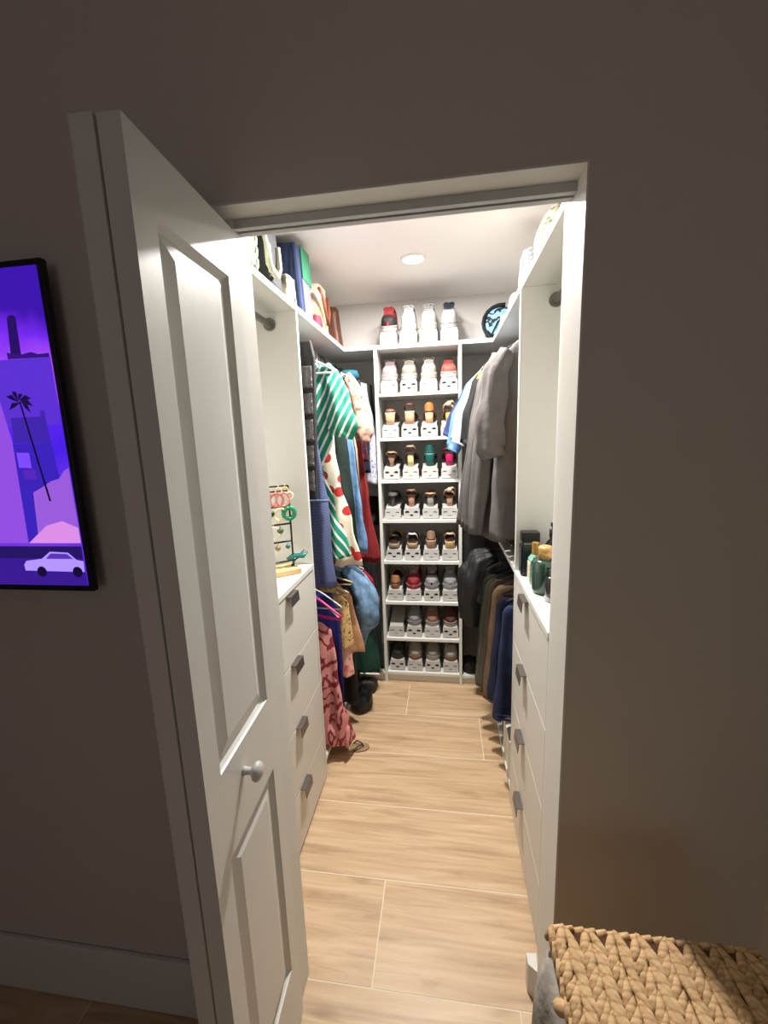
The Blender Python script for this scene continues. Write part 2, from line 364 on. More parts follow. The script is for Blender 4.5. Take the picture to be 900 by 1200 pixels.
# ------------------------------------------------------------------ fitted units
def drawer_unit(side):
    s = 'left' if side > 0 else 'right'
    xf = XL if side > 0 else XR; wall = WL if side > 0 else WR; d = side
    near, far = (.25, .827) if side > 0 else (.25, .772)
    pan0, pan1 = (.827, YD) if side > 0 else (.772, .792)
    lab = 'white four-drawer unit with steel tab pulls beside the folding door' if side > 0 else 'white four-drawer unit with steel tab pulls below the perfume bottles'
    root = thing('drawer_unit', lab, 'drawer unit', (xf-d*.17, .54, 0))
    def bx(a, b, y0, y1, z0, z1): return MB().box(min(a,b), max(a,b), y0, y1, z0, z1)
    bx(wall+d*.003, xf-d*.022, near, far-.001, .012, 1.014).build('carcass', M_LAM, root)
    tops = [1.012, .752, .497, .238, .014]
    for i in range(4):
        zt, zb = tops[i]-.0015, tops[i+1]+.0015
        fr = bx(xf-d*.019, xf, near+.002, far-.004, zb, zt).build('drawer_front', M_LAM2, root, bevel=.001)
        hm = bx(xf-d*.015, xf+d*.020, .512, .588, zt, zt+.0025)          # tab bent over the drawer edge
        hm.add([(xf+d*.020,.512,zt+.0025),(xf+d*.020,.588,zt+.0025),(xf+d*.023,.588,zt-.034),(xf+d*.023,.512,zt-.034),(xf+d*.0175,.512,zt),(xf+d*.0175,.588,zt),(xf+d*.0205,.588,zt-.034),(xf+d*.0205,.512,zt-.034)],
               [(0,1,2,3),(7,6,5,4),(0,3,7,4),(1,5,6,2),(0,4,5,1),(3,2,6,7)])
        tag(hm.build('tab_pull', M_PULL, fr), 'brushed steel tab pull')
    bx(wall+d*.003, xf+d*.003, near-.0, far-.001, 1.0165, 1.037).build('top_board', M_LAM, root, bevel=.001)
    return root, near, far, pan0, pan1
for sd in (1, -1):
    rt, near, far, p0, p1 = drawer_unit(sd)
    xf = XL if sd > 0 else XR; wall = WL if sd > 0 else WR
    a, b = min(xf, wall), max(xf, wall)
    nm = 'left' if sd > 0 else 'right'
    tag(MB().box(a, b, p0, p1, 0, ZS-.022).build('divider_panel', M_LAM, bevel=.0008), 'tall white divider panel between the '+('jewellery niche and the dresses' if sd > 0 else 'perfume niche and the grey shirts'), 'panel')
    tag(MB().box(a, b, .124, .249, 0, ZS-.022).build('end_filler', M_LAM), 'white end filler panel beside the door jamb, '+('jewellery' if sd > 0 else 'perfume')+' side', 'panel')
# wrap-around shelf
sh = thing('wrap_shelf', 'white wrap-around top shelf carrying bags and sneakers', 'shelf', (-.08, YB-.01, ZS-.022))
z0, z1 = ZS-.022, ZS
MB().box(WL, XL, .124, YB, z0, z1).build('shelf_board', M_LAM, sh, bevel=.001)
MB().box(XR+.004, WR, .124, YB, z0, z1).build('shelf_board', M_LAM, sh, bevel=.001)
MB().box(XL, XR+.004, YR, YB, z0, z1).build('shelf_board', M_LAM, sh, bevel=.001)
# base boards of the hanging sections
def base(name, x0, x1, y0, y1, label):
    t = thing(name, label, 'plinth', ((x0+x1)/2, (y0+y1)/2, 0))
    MB().box(x0, x1, y0, y1, .047, .065).build('base_board', M_LAM, t, bevel=.001)
    return t
t = base('base_plinth', WL, XL-.012, YD+.001, YB, 'low white base board under the hanging dresses')
MB().box(XL-.06, XL-.045, YD+.001, YR, 0, .047).build('kick_board', M_LAM, t)
t = base('base_plinth', XR, WR, .793, YB, 'low white base board under the hanging trousers')
MB().box(XR+.012, XR+.027, .793, YB, 0, .047).build('kick_board', M_LAM, t)
t = base('base_plinth', .169, XR-.001, YR+.004, YB, 'short white base board under the dark boots beside the shoe rack')
MB().box(.169, XR-.001, YR+.02, YR+.035, 0, .047).build('kick_board', M_LAM, t)
t = base('base_plinth', XL-.011, -.322, YR+.004, YB, 'short white base board between the dresses and the shoe rack')
MB().box(XL-.011, -.322, YR+.02, YR+.035, 0, .047).build('kick_board', M_LAM, t)
# mid shelf on the right hanging side
tag(MB().box(XR, WR, .793, 1.38, 1.018, 1.037).build('mid_shelf', M_LAM, bevel=.001), 'white mid shelf under the grey shirts with folded cloth on it', 'shelf')
# clothes rods
def rod(x, y0, y1, z, label, rad=.0125):
    t = thing('clothes_rod', label, 'rod', (x, (y0+y1)/2, z))
    MB().tube([(x, y0, z), (x, y1, z)], rad, 16).build('pole', M_STEEL, t, smooth=True)
    for yy in (y0, y1):
        a, b = (yy, yy+.010) if yy == y0 else (yy-.010, yy)
        MB().lathe([(rad*1.9, 0), (rad*1.9, b-a)], (x, a, z), 20, 'y').build('flange', M_STEEL, t)
RL, RR = -.595, .445
rod(RL, .249, .827, 1.995, 'steel clothes rod above the jewellery stand')
rod(RL, YD, YB, 1.985, 'steel clothes rod carrying the dresses')
rod(RL, YD, YR, .930, 'low steel rod carrying the lower row of clothes below the dresses')
rod(RR, .249, .772, 1.990, 'steel clothes rod above the perfume bottles')
rod(RR, .792, YB, 1.985, 'steel clothes rod carrying the grey shirts')
rod(RR, .792, YB, .965, 'low steel rod carrying trousers and black jackets')

# ------------------------------------------------------------------ shoe rack
RX0, RX1 = -.321, .168
rk = thing('shoe_rack', 'tall white open shoe rack with eight shelves of shoes', 'rack', ((RX0+RX1)/2, (YR+YB)/2, 0))
for a in (RX0, RX1-.018): MB().box(a, a+.018, YR, YB-.002, 0, ZS-.0225).build('side_panel', M_LAM, rk, bevel=.0008)
SHELF = [1.800, 1.549, 1.303, 1.063, .806, .545, .303, .070]
for z in SHELF: MB().box(RX0+.018, RX1-.018, YR+.003, YB-.002, z-.018, z).build('rack_shelf', M_LAM, rk, bevel=.0008)
MB().box(RX0+.018, RX1-.018, YR+.018, YR+.032, .004, .052).build('kick_board', M_LAM, rk)
MB().box(RX0+.018, RX1-.018, YB-.006, YB-.002, .07, ZS-.023).build('back_panel', M_CWALL, rk)

CX = [-.241, -.128, -.015, .098]
def stacker(cx, z, label, dark, y=None, tilt=9):
    rise = .236*math.tan(math.radians(tilt))
    y = YR+.022 if y is None else y
    t = thing('shoe_stacker', label, 'shoe stacker', (cx, y, z), 'white shoe stackers on the rack')
    h = .0475
    mb = MB()
    prof = [(h-.006, .001), (h, .010), (h, .056), (h-.008, .072), (-(h-.008), .072), (-h, .056), (-h, .010), (-(h-.006), .001)]
    mb.loft([[(cx+a, y+.004, z+b) for a, b in prof], [(cx+a, y, z+b*.97+.001) for a, b in prof]][::-1], True, False)
    mb.loft([[(cx+a, y+.004, z+b) for a, b in prof], [(cx+a, y+.045, z+b) for a, b in prof]], False, True)
    mb.box(cx-h, cx+h, y+.0, y+.24, z+.0005, z+.005)
    mb.add([(cx-h+.006,y+.004,z+.066),(cx+h-.006,y+.004,z+.066),(cx+h,y+.24,z+.066+rise),(cx-h,y+.24,z+.066+rise),(cx-h+.006,y+.004,z+.073),(cx+h-.006,y+.004,z+.073),(cx+h,y+.24,z+.073+rise),(cx-h,y+.24,z+.073+rise)],
           [(0,3,2,1),(4,5,6,7),(0,1,5,4),(1,2,6,5),(2,3,7,6),(3,0,4,7)])
    mb.box(cx-.02, cx+.02, y+.20, y+.23, z+.005, z+.064+rise*.83)
    mb.build('body', M_PLASTIC, t)
    sm = M_SLOT_SHADE if dark else M_SLOT_SHADE_FAINT  # thin pieces on the face, coloured as the shade of openings
    for q in (-1, 1):
        e = [(q*.014, .044), (q*.022, .0475), (q*.034, .0465), (q*.040, .041), (q*.030, .0425), (q*.021, .0425)] if not dark else \
            [(q*.013, .042), (q*.018, .050), (q*.030, .052), (q*.040, .046), (q*.036, .040), (q*.024, .040)]
        e = [(cx+a, z+b) for a, b in e]
        if q > 0: e = e[::-1]
        MB().prism(e, y-.0012, y+.002).build('eye_slot', sm, t)
    mo = [(.0105*math.cos(PI+i*PI/6), .026+.006*math.sin(PI+i*PI/6)) for i in range(7)] + [(.0105*math.cos(i*PI/6)*.98, .026+(.004 if dark else -.003)*math.sin(i*PI/6)) for i in range(1, 6)]
    MB().prism([(cx+a, z+b) for a, b in mo], y-.0012, y+.002).build('mouth_slot', sm, t)
    return t

def sneaker(cx, y, z, label, up, sole, acc, lin_=(40,36,34), lace=True, w=1.0, hgt=1.0, cuff=None, toe=None, bow=1):
    t = thing('sneaker', label, 'shoe', (cx, y, z))
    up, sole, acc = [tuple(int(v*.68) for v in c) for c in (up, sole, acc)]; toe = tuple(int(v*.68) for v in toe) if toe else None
    L_ = .232; key = '%s' % (label[:18])
    def wid(q):
        if q < .2: return .043*w*math.sqrt(max(.02, 1-(1-q/.2)**2))
        if q < .6: return lerp(.043, .036, (q-.2)/.4)*w
        if q < .9: return .036*w
        return .036*w*math.sqrt(max(.05, 1-((q-.9)/.1)**2*.8))
    def hei(q): return interp([(0, .024), (.06, .040), (.2, .052), (.4, .066), (.52, .078), (.85, .078), (1, .086)], q)*hgt
    qs = [0, .02, .06, .12, .2, .28, .36, .44, .52, .62, .72, .82, .9, .96, 1]
    ms = MB(); rings = []
    for q in qs:
        a = wid(q)*1.09; yy = y+q*L_*1.03-.003
        rings.append([(cx-a, yy, z), (cx+a, yy, z), (cx+a*1.02, yy, z+.018), (cx+a*.97, yy, z+.028), (cx-a*.97, yy, z+.028), (cx-a*1.02, yy, z+.018)])
    ms.loft(rings).build('sole', mat('sole_'+str(sole), sole, .6), t, smooth=False)
    mu = MB(); M_ = 15; rings = []
    n = len(mu.v)
    for q in qs:
        a = wid(q); h = hei(q); op = interp([(.40, 0), (.5, 1), (.9, 1), (.97, .0)], q)
        ring = []
        for j in range(M_):
            f = PI*j/(M_-1); c, s_ = math.cos(f), math.sin(f)
            x = a*math.copysign(abs(c)**.5, c); zz = .026+(h-.004)*s_**.5
            if abs(c) < .72: zz -= op*.055*hgt*(1-(abs(c)/.72)**3)
            ring.append((cx+x*(1-.14*s_*min(1, q*3)), y+q*L_, z+zz))
        rings.append(ring)
    for i in range(len(rings)-1):
        for j in range(M_-1):
            op = .46 < (qs[i]+qs[i+1])/2 < .95 and 3 <= j <= M_-5
            mu.cur = 1 if op else (2 if (toe and qs[i+1] <= .2) else 0)
            k = len(mu.v); mu.v += [Vector(rings[i][j]), Vector(rings[i][j+1]), Vector(rings[i+1][j+1]), Vector(rings[i+1][j])]; mu.face([k, k+3, k+2, k+1])
    mu.cur = 0
    k = len(mu.v); mu.v += [Vector(a) for a in rings[0]]; mu.face(list(range(k, k+M_)))
    k = len(mu.v); mu.v += [Vector(a) for a in rings[-1]]; mu.face(list(reversed(range(k, k+M_))))
    mu.build('upper', [mat('upper_'+str(up), up, .7, bump=.2, scale=120), mat('lining_'+str(lin_), lin_, .9), mat('upper_'+str(toe or up), toe or up, .7)], t, smooth=False)
    tg = MB(); rings = []
    for q, hw_, dz in ((.26,.016,.000),(.34,.022,.001),(.42,.027,.002),(.48,.030,.004),(.53,.031,.008)):
        zz = z+.024+hei(min(q,.50))+dz
        rings.append([(cx-hw_, y+q*L_, zz-.010), (cx-hw_*.6, y+q*L_, zz), (cx+hw_*.6, y+q*L_, zz), (cx+hw_, y+q*L_, zz-.010), (cx+hw_*.6, y+q*L_+.004, zz-.006), (cx-hw_*.6, y+q*L_+.004, zz-.006)])
    tg.loft(rings).build('tongue', mat('accent_'+str(acc), acc, .7), t)
    if lace:
        for i in range(4):
            q = .26+.062*i; zz = z+.0285+hei(q)+.0015*i
            MB().tube([(cx-.026, y+q*L_, zz-.012), (cx-.014, y+q*L_, zz), (cx+.014, y+q*L_+.005, zz), (cx+.026, y+q*L_+.005, zz-.012)], .0028, 6).build('lace', mat('lace_'+str(acc), acc, .8), t)
        zz = z+.030+hei(.45)
        for sg in (-1, 1):
            MB().tube([(cx, y+.45*L_, zz), (cx+sg*.016, y+.42*L_, zz+.010), (cx+sg*.030, y+.36*L_, zz+.004*bow), (cx+sg*.028, y+.40*L_, zz-.008), (cx, y+.45*L_, zz-.002)], .0026, 6).build('lace_bow', mat('lace_'+str(acc), acc, .8), t)
    # stripe on the toe / foxing
    MB().tube([(cx+wid(q)*1.13*sg if False else cx+sg*wid(q)*1.10, y+q*L_-.002, z+.020) for sg, q in [(-1,.30),(-1,.2),(-1,.1),(-1,.04),(-1,.0),(1,.0),(1,.04),(1,.1),(1,.2),(1,.30)]], .0022, 5).build('foxing_band', mat('accent_'+str(acc), acc, .7), t)
    return t

def heel_shoe(cx, y, z, label, heel, wt, wb, hh, upper, back='counter', strap=None, inside=(60,40,32), ch=.05, name='heeled_sandal', toe=True):
    t = thing(name, label, 'shoe', (cx, y, z))
    mh = mat('heel_'+str(heel), heel, .5); mu = mat('leather_'+str(upper), upper, .55); mi = mat('insole_'+str(inside), inside, .7)
    def sq(ww, dd, yc, zz, n=14):
        return [(cx+ww*math.copysign(abs(math.cos(a))**.6, math.cos(a)), yc+dd*math.copysign(abs(math.sin(a))**.6, math.sin(a)), zz) for a in [2*PI*i/n for i in range(n)]]
    hb = MB(); hb.loft([sq(wb, max(wb*.8, .006), y+.016+wb*.3, z), sq(lerp(wb, wt, .45), lerp(wb, wt, .4)*.85, y+.018, z+hh*.5), sq(wt*.96, wt*.85, y+.022, z+hh*.86), sq(wt, wt*.9, y+.024, z+hh)])
    hb.build('heel', mh, t, smooth=True)
    pth = [(.000, hh, .018), (.012, hh+.002, .026), (.045, hh-.001, .028), (.085, hh*.66+.004, .027), (.125, hh*.25+.006, .032), (.155, .010, .037), (.195, .008, .036), (.222, .008, .026), (.234, .008, .012)]
    so = MB(); so.loft([[(cx-a, y+p, z+q), (cx+a, y+p, z+q), (cx+a, y+p, z+q+.007), (cx-a, y+p, z+q+.007)] for p, q, a in pth]); so.build('sole', mi, t)
    if back == 'counter':
        rings = []
        for i in range(11):
            th = PI*i/10; x = .029*math.cos(th); yy = y+.040-.040*math.sin(th); hz = ch*(.35+.65*math.sin(th)**.7)
            x2 = x*.9; y2 = yy+.003*math.sin(th)
            rings.append([(cx+x, yy, z+hh-.001), (cx+x*.97, yy+.004, z+hh+hz), (cx+x2*.94, y2+.007, z+hh+hz), (cx+x2, y2+.003, z+hh)])
        MB().loft(rings).build('heel_counter', mu, t, smooth=False)
    elif back in ('strap', 'knot', 'loop'):
        rd = .006 if back == 'strap' else .008
        for dz, tilt in (((ch, 0),) if back != 'knot' else ((ch, .012), (ch*.7, -.012))):
            MB().tube([(cx-.028, y+.06, z+hh), (cx-.03, y+.035, z+hh+dz*.55-tilt), (cx-.018, y+.008, z+hh+dz-tilt*.5), (cx, y+.001, z+hh+dz), (cx+.018, y+.008, z+hh+dz+tilt*.5), (cx+.03, y+.035, z+hh+dz*.55+tilt), (cx+.028, y+.06, z+hh)], rd, 7, .45).build('ankle_strap', mu, t, smooth=True)
        if back == 'knot':
            MB().lathe([(.002,-.014),(.012,-.010),(.016,0),(.012,.010),(.002,.014)], (cx, y+.004, z+hh+ch*.85), 12, 'x').build('knot', mu, t, smooth=True)
    if toe:
        for q, hz in ((.150, .055), (.185, .042)):
            MB().tube([(cx-.037, y+q, z+.010), (cx-.034, y+q+.004, z+hz*.6), (cx-.014, y+q+.006, z+hz), (cx+.014, y+q+.006, z+hz), (cx+.034, y+q+.004, z+hz*.6), (cx+.037, y+q, z+.010)], .011, 7, .3).build('toe_strap', mat('leather_'+str(strap or upper), strap or upper, .55), t, smooth=True)
    return t

def flat_shoe(cx, y, z, label, up, sole, inside=(30,26,24), name='slip_on_shoe', band=None):
    """slipper or slide, toe towards the aisle"""
    return sneaker(cx, y, z, label, up, sole, band or up, inside, lace=False, hgt=.86)

Yf = YR+.030; H = .0755
def on(row): return (ZS if row == 0 else SHELF[row-1])
ROWS = {
 0: [('s','red and black sneaker with white sole',(190,40,48),(238,236,232),(225,70,80),{'toe':(45,38,40)}), ('s','white sneaker with loose bow laces',(240,240,240),(238,232,224),(248,248,248),{}),
     ('s','chunky white and silver sneaker',(232,232,232),(240,236,224),(205,205,208),{}), ('s','white sneaker with navy tongue',(236,236,238),(226,224,222),(60,66,92),{})],
 1: [('s','pale pink sneaker with lilac toe',(232,200,188),(236,226,224),(214,190,200),{'toe':(226,206,216)}), ('s','beige suede sneaker with white sole',(204,194,178),(240,238,232),(222,214,200),{}),
     ('s','cream and white trail sneaker',(222,216,202),(238,230,208),(240,238,232),{}), ('f','coral slipper with white toe cap',(206,106,98),(242,240,236),{})],
 2: [('h','beige block heel with dark brown topline',(222,184,144),.030,.024,.068,(150,110,84),'counter',{'ch':.02}), ('h','beige wide square heel with brown straps',(214,170,136),.029,.027,.072,(98,44,34),'strap',{'ch':.04}),
     ('h','tan leather pump with beige block heel',(222,178,140),.025,.021,.062,(190,116,62),'counter',{'ch':.055}), ('h','nude knotted sandal with gold heel',(206,164,100),.022,.018,.062,(222,184,152),'knot',{'ch':.05})],
 3: [('h','rose gold strappy sandal with slim heel',(188,140,118),.022,.007,.060,(176,128,104),'strap',{'ch':.028}), ('h','bronze ankle-strap sandal with pale gold heel',(230,212,152),.019,.018,.075,(150,122,92),'loop',{'ch':.045}),
     ('h','teal suede pump with block heel',(24,98,92),.030,.020,.075,(20,88,84),'counter',{'ch':.05}), ('h','magenta sandal with square block heel',(196,28,98),.024,.020,.072,(150,24,64),'loop',{'ch':.03})],
 4: [('h','grey slim-heeled pump with black lining',(96,92,88),.016,.005,.062,(120,116,110),'counter',{'ch':.026,'inside':(20,20,22)}), ('h','blush sandal with tapered heel',(206,152,122),.022,.016,.062,(128,92,72),'loop',{'ch':.04}),
     ('h','clear-heeled sandal with tan strap',(176,172,168),.022,.018,.060,(198,150,112),'strap',{'ch':.02}), ('h','nude mule with twisted knot and block heel',(206,162,132),.020,.016,.058,(214,178,150),'knot',{'ch':.05})],
 5: [('h','black slide with yellow trim on taupe platform',(150,132,110),.034,.034,.030,(26,24,24),'loop',{'ch':.055,'strap':(206,160,40)}), ('h','silver wide-strap sandal on cork platform',(178,152,116),.033,.032,.034,(206,204,200),'loop',{'ch':.06}),
     ('h','taupe suede bootie with stacked heel',(170,134,112),.032,.028,.052,(178,146,124),'counter',{'ch':.06}), ('h','beige espadrille with cork wedge heel',(206,170,120),.031,.028,.045,(198,168,140),'loop',{'ch':.05})],
 6: [('h','brown mule with tan leather heel band',(150,98,68),.027,.025,.035,(196,142,104),'counter',{'ch':.055}), ('s','red and pink running sneaker with white sole',(206,52,66),(222,60,90),(236,220,224),{}),
     ('s','black and white running sneaker',(52,52,56),(206,204,202),(235,235,235),{'toe':(220,220,220)}), ('s','silver running sneaker',(186,188,196),(212,212,216),(230,230,234),{'toe':(214,216,222)})],
 7: [None, ('s','pale grey sneaker with silver toe',(190,190,192),(196,198,202),(220,220,222),{}), ('s','rose tan sneaker with white sole',(206,148,118),(232,222,212),(226,206,192),{'lin_':(70,40,30)}), ('f','brown slip-on with white sole',(112,62,46),(232,226,216),{})],
 8: [('s','dark olive sneaker with black laces',(48,52,42),(60,60,50),(30,32,28),{}), ('s','cream sneaker with tan toe bumper',(222,212,198),(176,118,70),(236,230,220),{}),
     ('s','light grey knit sneaker with white sole',(196,192,186),(220,218,214),(206,202,198),{}), ('s','white sneaker with gum sole and grey laces',(226,220,212),(176,132,104),(150,150,150),{})]}
DARK = {1:(0,1,0,1), 2:(0,1,1,0), 3:(1,0,0,0), 4:(0,1,0,0), 5:(1,1,0,0), 6:(0,0,1,0), 7:(0,1,0,1), 8:(1,0,1,0), 0:(0,0,0,0)}
for row in range(9):
    for c in range(4):
        it = ROWS[row][c]; tl = 16 if row == 0 else 9; z = on(row); x = CX[c] + (.004 if row == 0 else 0); y = Yf-.006
        if it is None:
            stacker(x, z, 'empty white shoe stacker with no shoe on it', DARK[row][c], y, tl); continue
        stacker(x, z, 'white shoe stacker holding the '+' '.join(it[1].split()[:6]), DARK[row][c], y, tl)
        zz = z+H; lab = it[1]
        if it[0] == 's': o = sneaker(x, y+.006, zz+.001, lab+' on shoe rack', it[2], it[3], it[4], **{'hgt': 1.18 if row == 0 else (.9 if row > 6 else 1.0), **it[5]})
        elif it[0] == 'f': o = flat_shoe(x, y+.006, zz+.001, lab+' on shoe rack', it[2], it[3])
        else: o = heel_shoe(x, y+.004, zz+.0005, lab+' on shoe rack', it[2], it[3], it[4], it[5], it[6], it[7], **it[8])
        o.rotation_euler = (math.radians(tl), 0, 0)
# ------------------------------------------------------------------ garments
def hanger(x, y, z, hw, m, label, yaw=0, drop=.075, group=None, rad=.0035):
    """hook over a rod at height z"""
    mb = MB(); R = .0165
    pts = [(x+R*math.cos(a), y, z+R*math.sin(a)) for a in [math.radians(q) for q in range(-20, 200, 22)]]
    mb.tube([(q[0], q[1], q[2]) for q in reversed(pts)] + [(x+R, y, z-.02), (x, y, z-.04), (x, y, z-.052)], .0018, 6)
    zt = z-.052
    for s_ in (-1, 1):
        mb.tube([(x, y, zt), (x+s_*hw*.5, y, zt-drop*.42), (x+s_*hw*.92, y, zt-drop*.9), (x+s_*hw, y, zt-drop), (x+s_*hw*.96, y, zt-drop-.012), (x, y, zt-drop-.014)], rad, 6)
    if yaw: mb.xf(Matrix.Translation((x,y,0)) @ Matrix.Rotation(yaw, 4, 'Z') @ Matrix.Translation((-x,-y,0)))
    return tag(mb.build('clothes_hanger', m, smooth=True), label, 'hanger', group)

def garment(name, label, cat, side, x0, y, prof, T, m, seed=0, folds=5, amp=.010, yaw=0, group=None, lean=0, thick0=.012):
    """prof: list of (z, half width towards wall, half width towards aisle) from top to bottom"""
    ph, ph2 = 1.3, 4.1
    zt, zb = prof[0][0], prof[-1][0]; NV, NU = 30, 44
    tb = [(-p[0], p[1]) for p in prof]; ta = [(-p[0], p[2]) for p in prof]
    rings = []
    for i in range(NV+1):
        v = i/NV; z = zt+(zb-zt)*v; hb, ha = interp(tb, -z), interp(ta, -z)
        th = lerp(thick0, T, min(1, v*2.2)**.7)*(1+.25*noise.noise(Vector((seed*3.1, z*6, 1))))
        ring = []
        for j in range(NU):
            a = 2*PI*j/NU; c, s_ = math.cos(a), math.sin(a)
            hw = ha if c > 0 else hb
            ex = math.copysign(abs(c)**.75, c); xx = hw*ex
            g = min(1, .15+v*1.1)
            yy = th*math.copysign(abs(s_)**.8, s_) + amp*g*(math.sin(xx*folds*14+ph+1.2*z)+.6*math.sin(xx*folds*23+ph2-1.7*z)) + .6*amp*noise.noise(Vector((xx*9, z*7, seed)))
            zz = z + (.006*math.sin(xx*60+ph)*v if v > .9 else 0)
            ring.append((x0+side*xx*(1+.03*noise.noise(Vector((z*8, seed, 2)))), y+yy+lean*v, zz))
        rings.append(ring if side < 0 else ring[::-1])
    mb = MB(); mb.loft(rings)
    if yaw: mb.xf(Matrix.Translation((x0,y,0)) @ Matrix.Rotation(yaw, 4, 'Z') @ Matrix.Translation((-x0,-y,0)))
    return tag(mb.build(name, m, smooth=True, org=(x0, y, zb)), label, cat, group)
def sleeve(parent, pts, rads, m, flat=.55, name='sleeve', seed=1):
    """hanging sleeve: tube with pleats along it; pts world points"""
    P = []; R = []
    for i in range(len(pts)-1):
        for k in range(6):
            t = k/6; P.append(Vector(pts[i]).lerp(Vector(pts[i+1]), t)); R.append(lerp(rads[i], rads[i+1], t))
    P.append(Vector(pts[-1])); R.append(rads[-1]); n = 26; rings = []
    for i, p in enumerate(P):
        t = (P[min(i+1, len(P)-1)]-P[max(i-1, 0)]).normalized(); q = Vector((0, 1, 0)); a1 = q.cross(t).normalized(); a2 = t.cross(a1)
        ring = []
        for j in range(n):
            a = 2*PI*j/n
            k = 1+.16*noise.noise(Vector((math.cos(a)*2.2, math.sin(a)*2.2+seed*1.7, i*.16)))+.10*math.sin(5*a+seed+i*.08)+.06*math.sin(i*.9+seed+2*math.cos(a))
            ring.append(p+a1*math.cos(a)*R[i]*k+a2*math.sin(a)*R[i]*flat*k)
        rings.append(ring)
    return MB().loft(rings).build(name, m, parent, smooth=True)

WHITEH = mat('hanger_white', (235, 235, 232), .4); BLACKH = mat('hanger_black', (25, 24, 26), .5); PINKH = mat('hanger_magenta', (196, 26, 104), .4)
LZ = 1.985
def hang(y, what, m=WHITEH, hw=.185, x=RL, z=LZ, yaw=0, colour='white'): hanger(x, y, z, hw, m, '%s hanger holding the %s' % (colour, what), yaw)
# -- left, upper rod, near to far
org = thing('hanging_organizer', 'black hanging organizer with clear pockets beside the divider panel', 'organizer', (-.60, .905, 1.30))
ob = MB(); ob.loft([[(-.745,.890,1.30),(-.470,.890,1.30),(-.470,.915,1.30),(-.745,.915,1.30)], [(-.745,.886,1.88),(-.446,.886,1.88),(-.446,.918,1.88),(-.745,.918,1.88)], [(-.735,.890,1.945),(-.458,.890,1.945),(-.458,.912,1.945),(-.735,.912,1.945)]])
M_ORG = cloth('black_nylon', (38, 37, 40), .7)
ob.build('back_panel', M_ORG, org, bevel=.006)
for i in range(5):
    z1 = 1.845-i*.105; px1 = -.456-.004*i
    pk = MB(); pk.loft([[(-.735, .886, z1-.09), (px1, .886, z1-.09), (px1, .872, z1-.08), (-.735, .872, z1-.08)], [(-.735, .886, z1), (px1, .886, z1), (px1, .878, z1), (-.735, .878, z1)]])
    pk.build('pocket', mat('clear_pocket', (86, 84, 86), .15, bump=.9, scale=40, dist=.02, coat=.6), org, bevel=.004)
MB().tube([(RL-.02,.90,1.94),(RL,.90,2.0),(RL+.02,.90,1.94)], .002, 6).build('hook', M_STEEL, org)

g = garment('striped_dress', 'navy dress with fine white stripes hanging beside the divider panel', 'dress', 1, RL, .965,
  [(1.915,.03,.03),(1.86,.15,.12),(1.6,.14,.115),(1.40,.15,.135),(1.29,.155,.15),(.98,.16,.155),(.885,.165,.165)], .022, pattern('navy_pinstripe','stripe',[(44,56,104),(118,130,172)],58,(0,PI/2,0),.6), 3, 5, .011)
hang(.965, 'navy striped dress', hw=.14)
MB().tube([(RL+.165-.33*i/12, .935-.006*math.sin(i*2.1), 1.29) for i in range(13)], .006, 6).build('waist_seam', MATS['navy_pinstripe'], g, smooth=True)

gm = pattern('green_diagonal_stripe','stripe',[(236,240,232),(22,140,112)],10.5,(0,math.radians(-28),0),.25)
gm2 = pattern('green_skirt_stripe','stripe',[(236,240,232),(22,140,112)],11,(0,math.radians(30),0),.25)
g = garment('green_dress', 'green and white diagonally striped dress with a flared sleeve', 'dress', 1, RL, 1.05,
  [(1.925,.03,.03),(1.90,.10,.10),(1.855,.19,.185),(1.72,.18,.185),(1.55,.16,.165),(1.42,.13,.115)], .035, gm, 7, 4, .008)
sk = garment('skirt', None, None, 1, RL, 1.055, [(1.42,.13,.112),(1.25,.16,.16),(1.0,.20,.225)], .024, gm2, 8, 4, .010)
sk.parent = g; sk.location = sk.location-g.location
sleeve(g, [(RL+.145,1.045,1.865),(RL+.185,1.035,1.80),(RL+.210,1.025,1.70),(RL+.225,1.018,1.60),(RL+.215,1.02,1.56)], [.03,.045,.056,.064,.052], gm, .55)
hanger(RL, 1.022, LZ, .19, WHITEH, 'white hanger holding the green striped dress', 0, .085, rad=.0055)
g = garment('dotted_dress', 'cream dress with large red dots behind the green striped dress', 'dress', 1, RL, 1.12,
  [(1.92,.03,.03),(1.86,.17,.15),(1.5,.16,.155),(1.35,.17,.175),(1.15,.2,.22),(.945,.21,.265)], .022, pattern('cream_red_dots','dots',[(186,44,40),(232,222,202)],13,(0,0,0),.30), 11, 4, .010)
hang(1.12, 'cream dress with red dots')
g = garment('dark_dress', 'dark green dress between the dotted dress and the denim dress', 'dress', 1, RL, 1.183, [(1.92,.03,.03),(1.86,.18,.17),(1.45,.18,.205),(1.2,.19,.225),(.97,.2,.24)], .018, cloth('bottle_green_cloth',(24,44,38)), 13, 4, .010)
hang(1.18, 'dark green dress', BLACKH, colour='black')
g = garment('denim_dress', 'light blue denim dress hanging behind the dark green dress', 'dress', 1, RL, 1.24, [(1.92,.03,.03),(1.86,.18,.17),(1.45,.19,.225),(1.2,.19,.25),(.975,.2,.27)], .018, cloth('light_denim',(106,146,190), vary=.25), 17, 4, .009)
hang(1.235, 'light blue denim dress')
g = garment('black_blouse', 'black blouse with a beige edge behind the denim dress', 'blouse', 1, RL, 1.293, [(1.92,.03,.03),(1.86,.18,.17),(1.5,.19,.225),(1.22,.19,.235)], .016, cloth('black_cloth',(26,25,28)), 19, 4, .008)
MB().tube([(RL+.175,1.275,1.82),(RL+.225,1.268,1.5),(RL+.235,1.268,1.23)], .006, 6).build('beige_edge', cloth('beige_cloth',(196,172,142)), g, smooth=True)
hang(1.288, 'black blouse', BLACKH, colour='black')
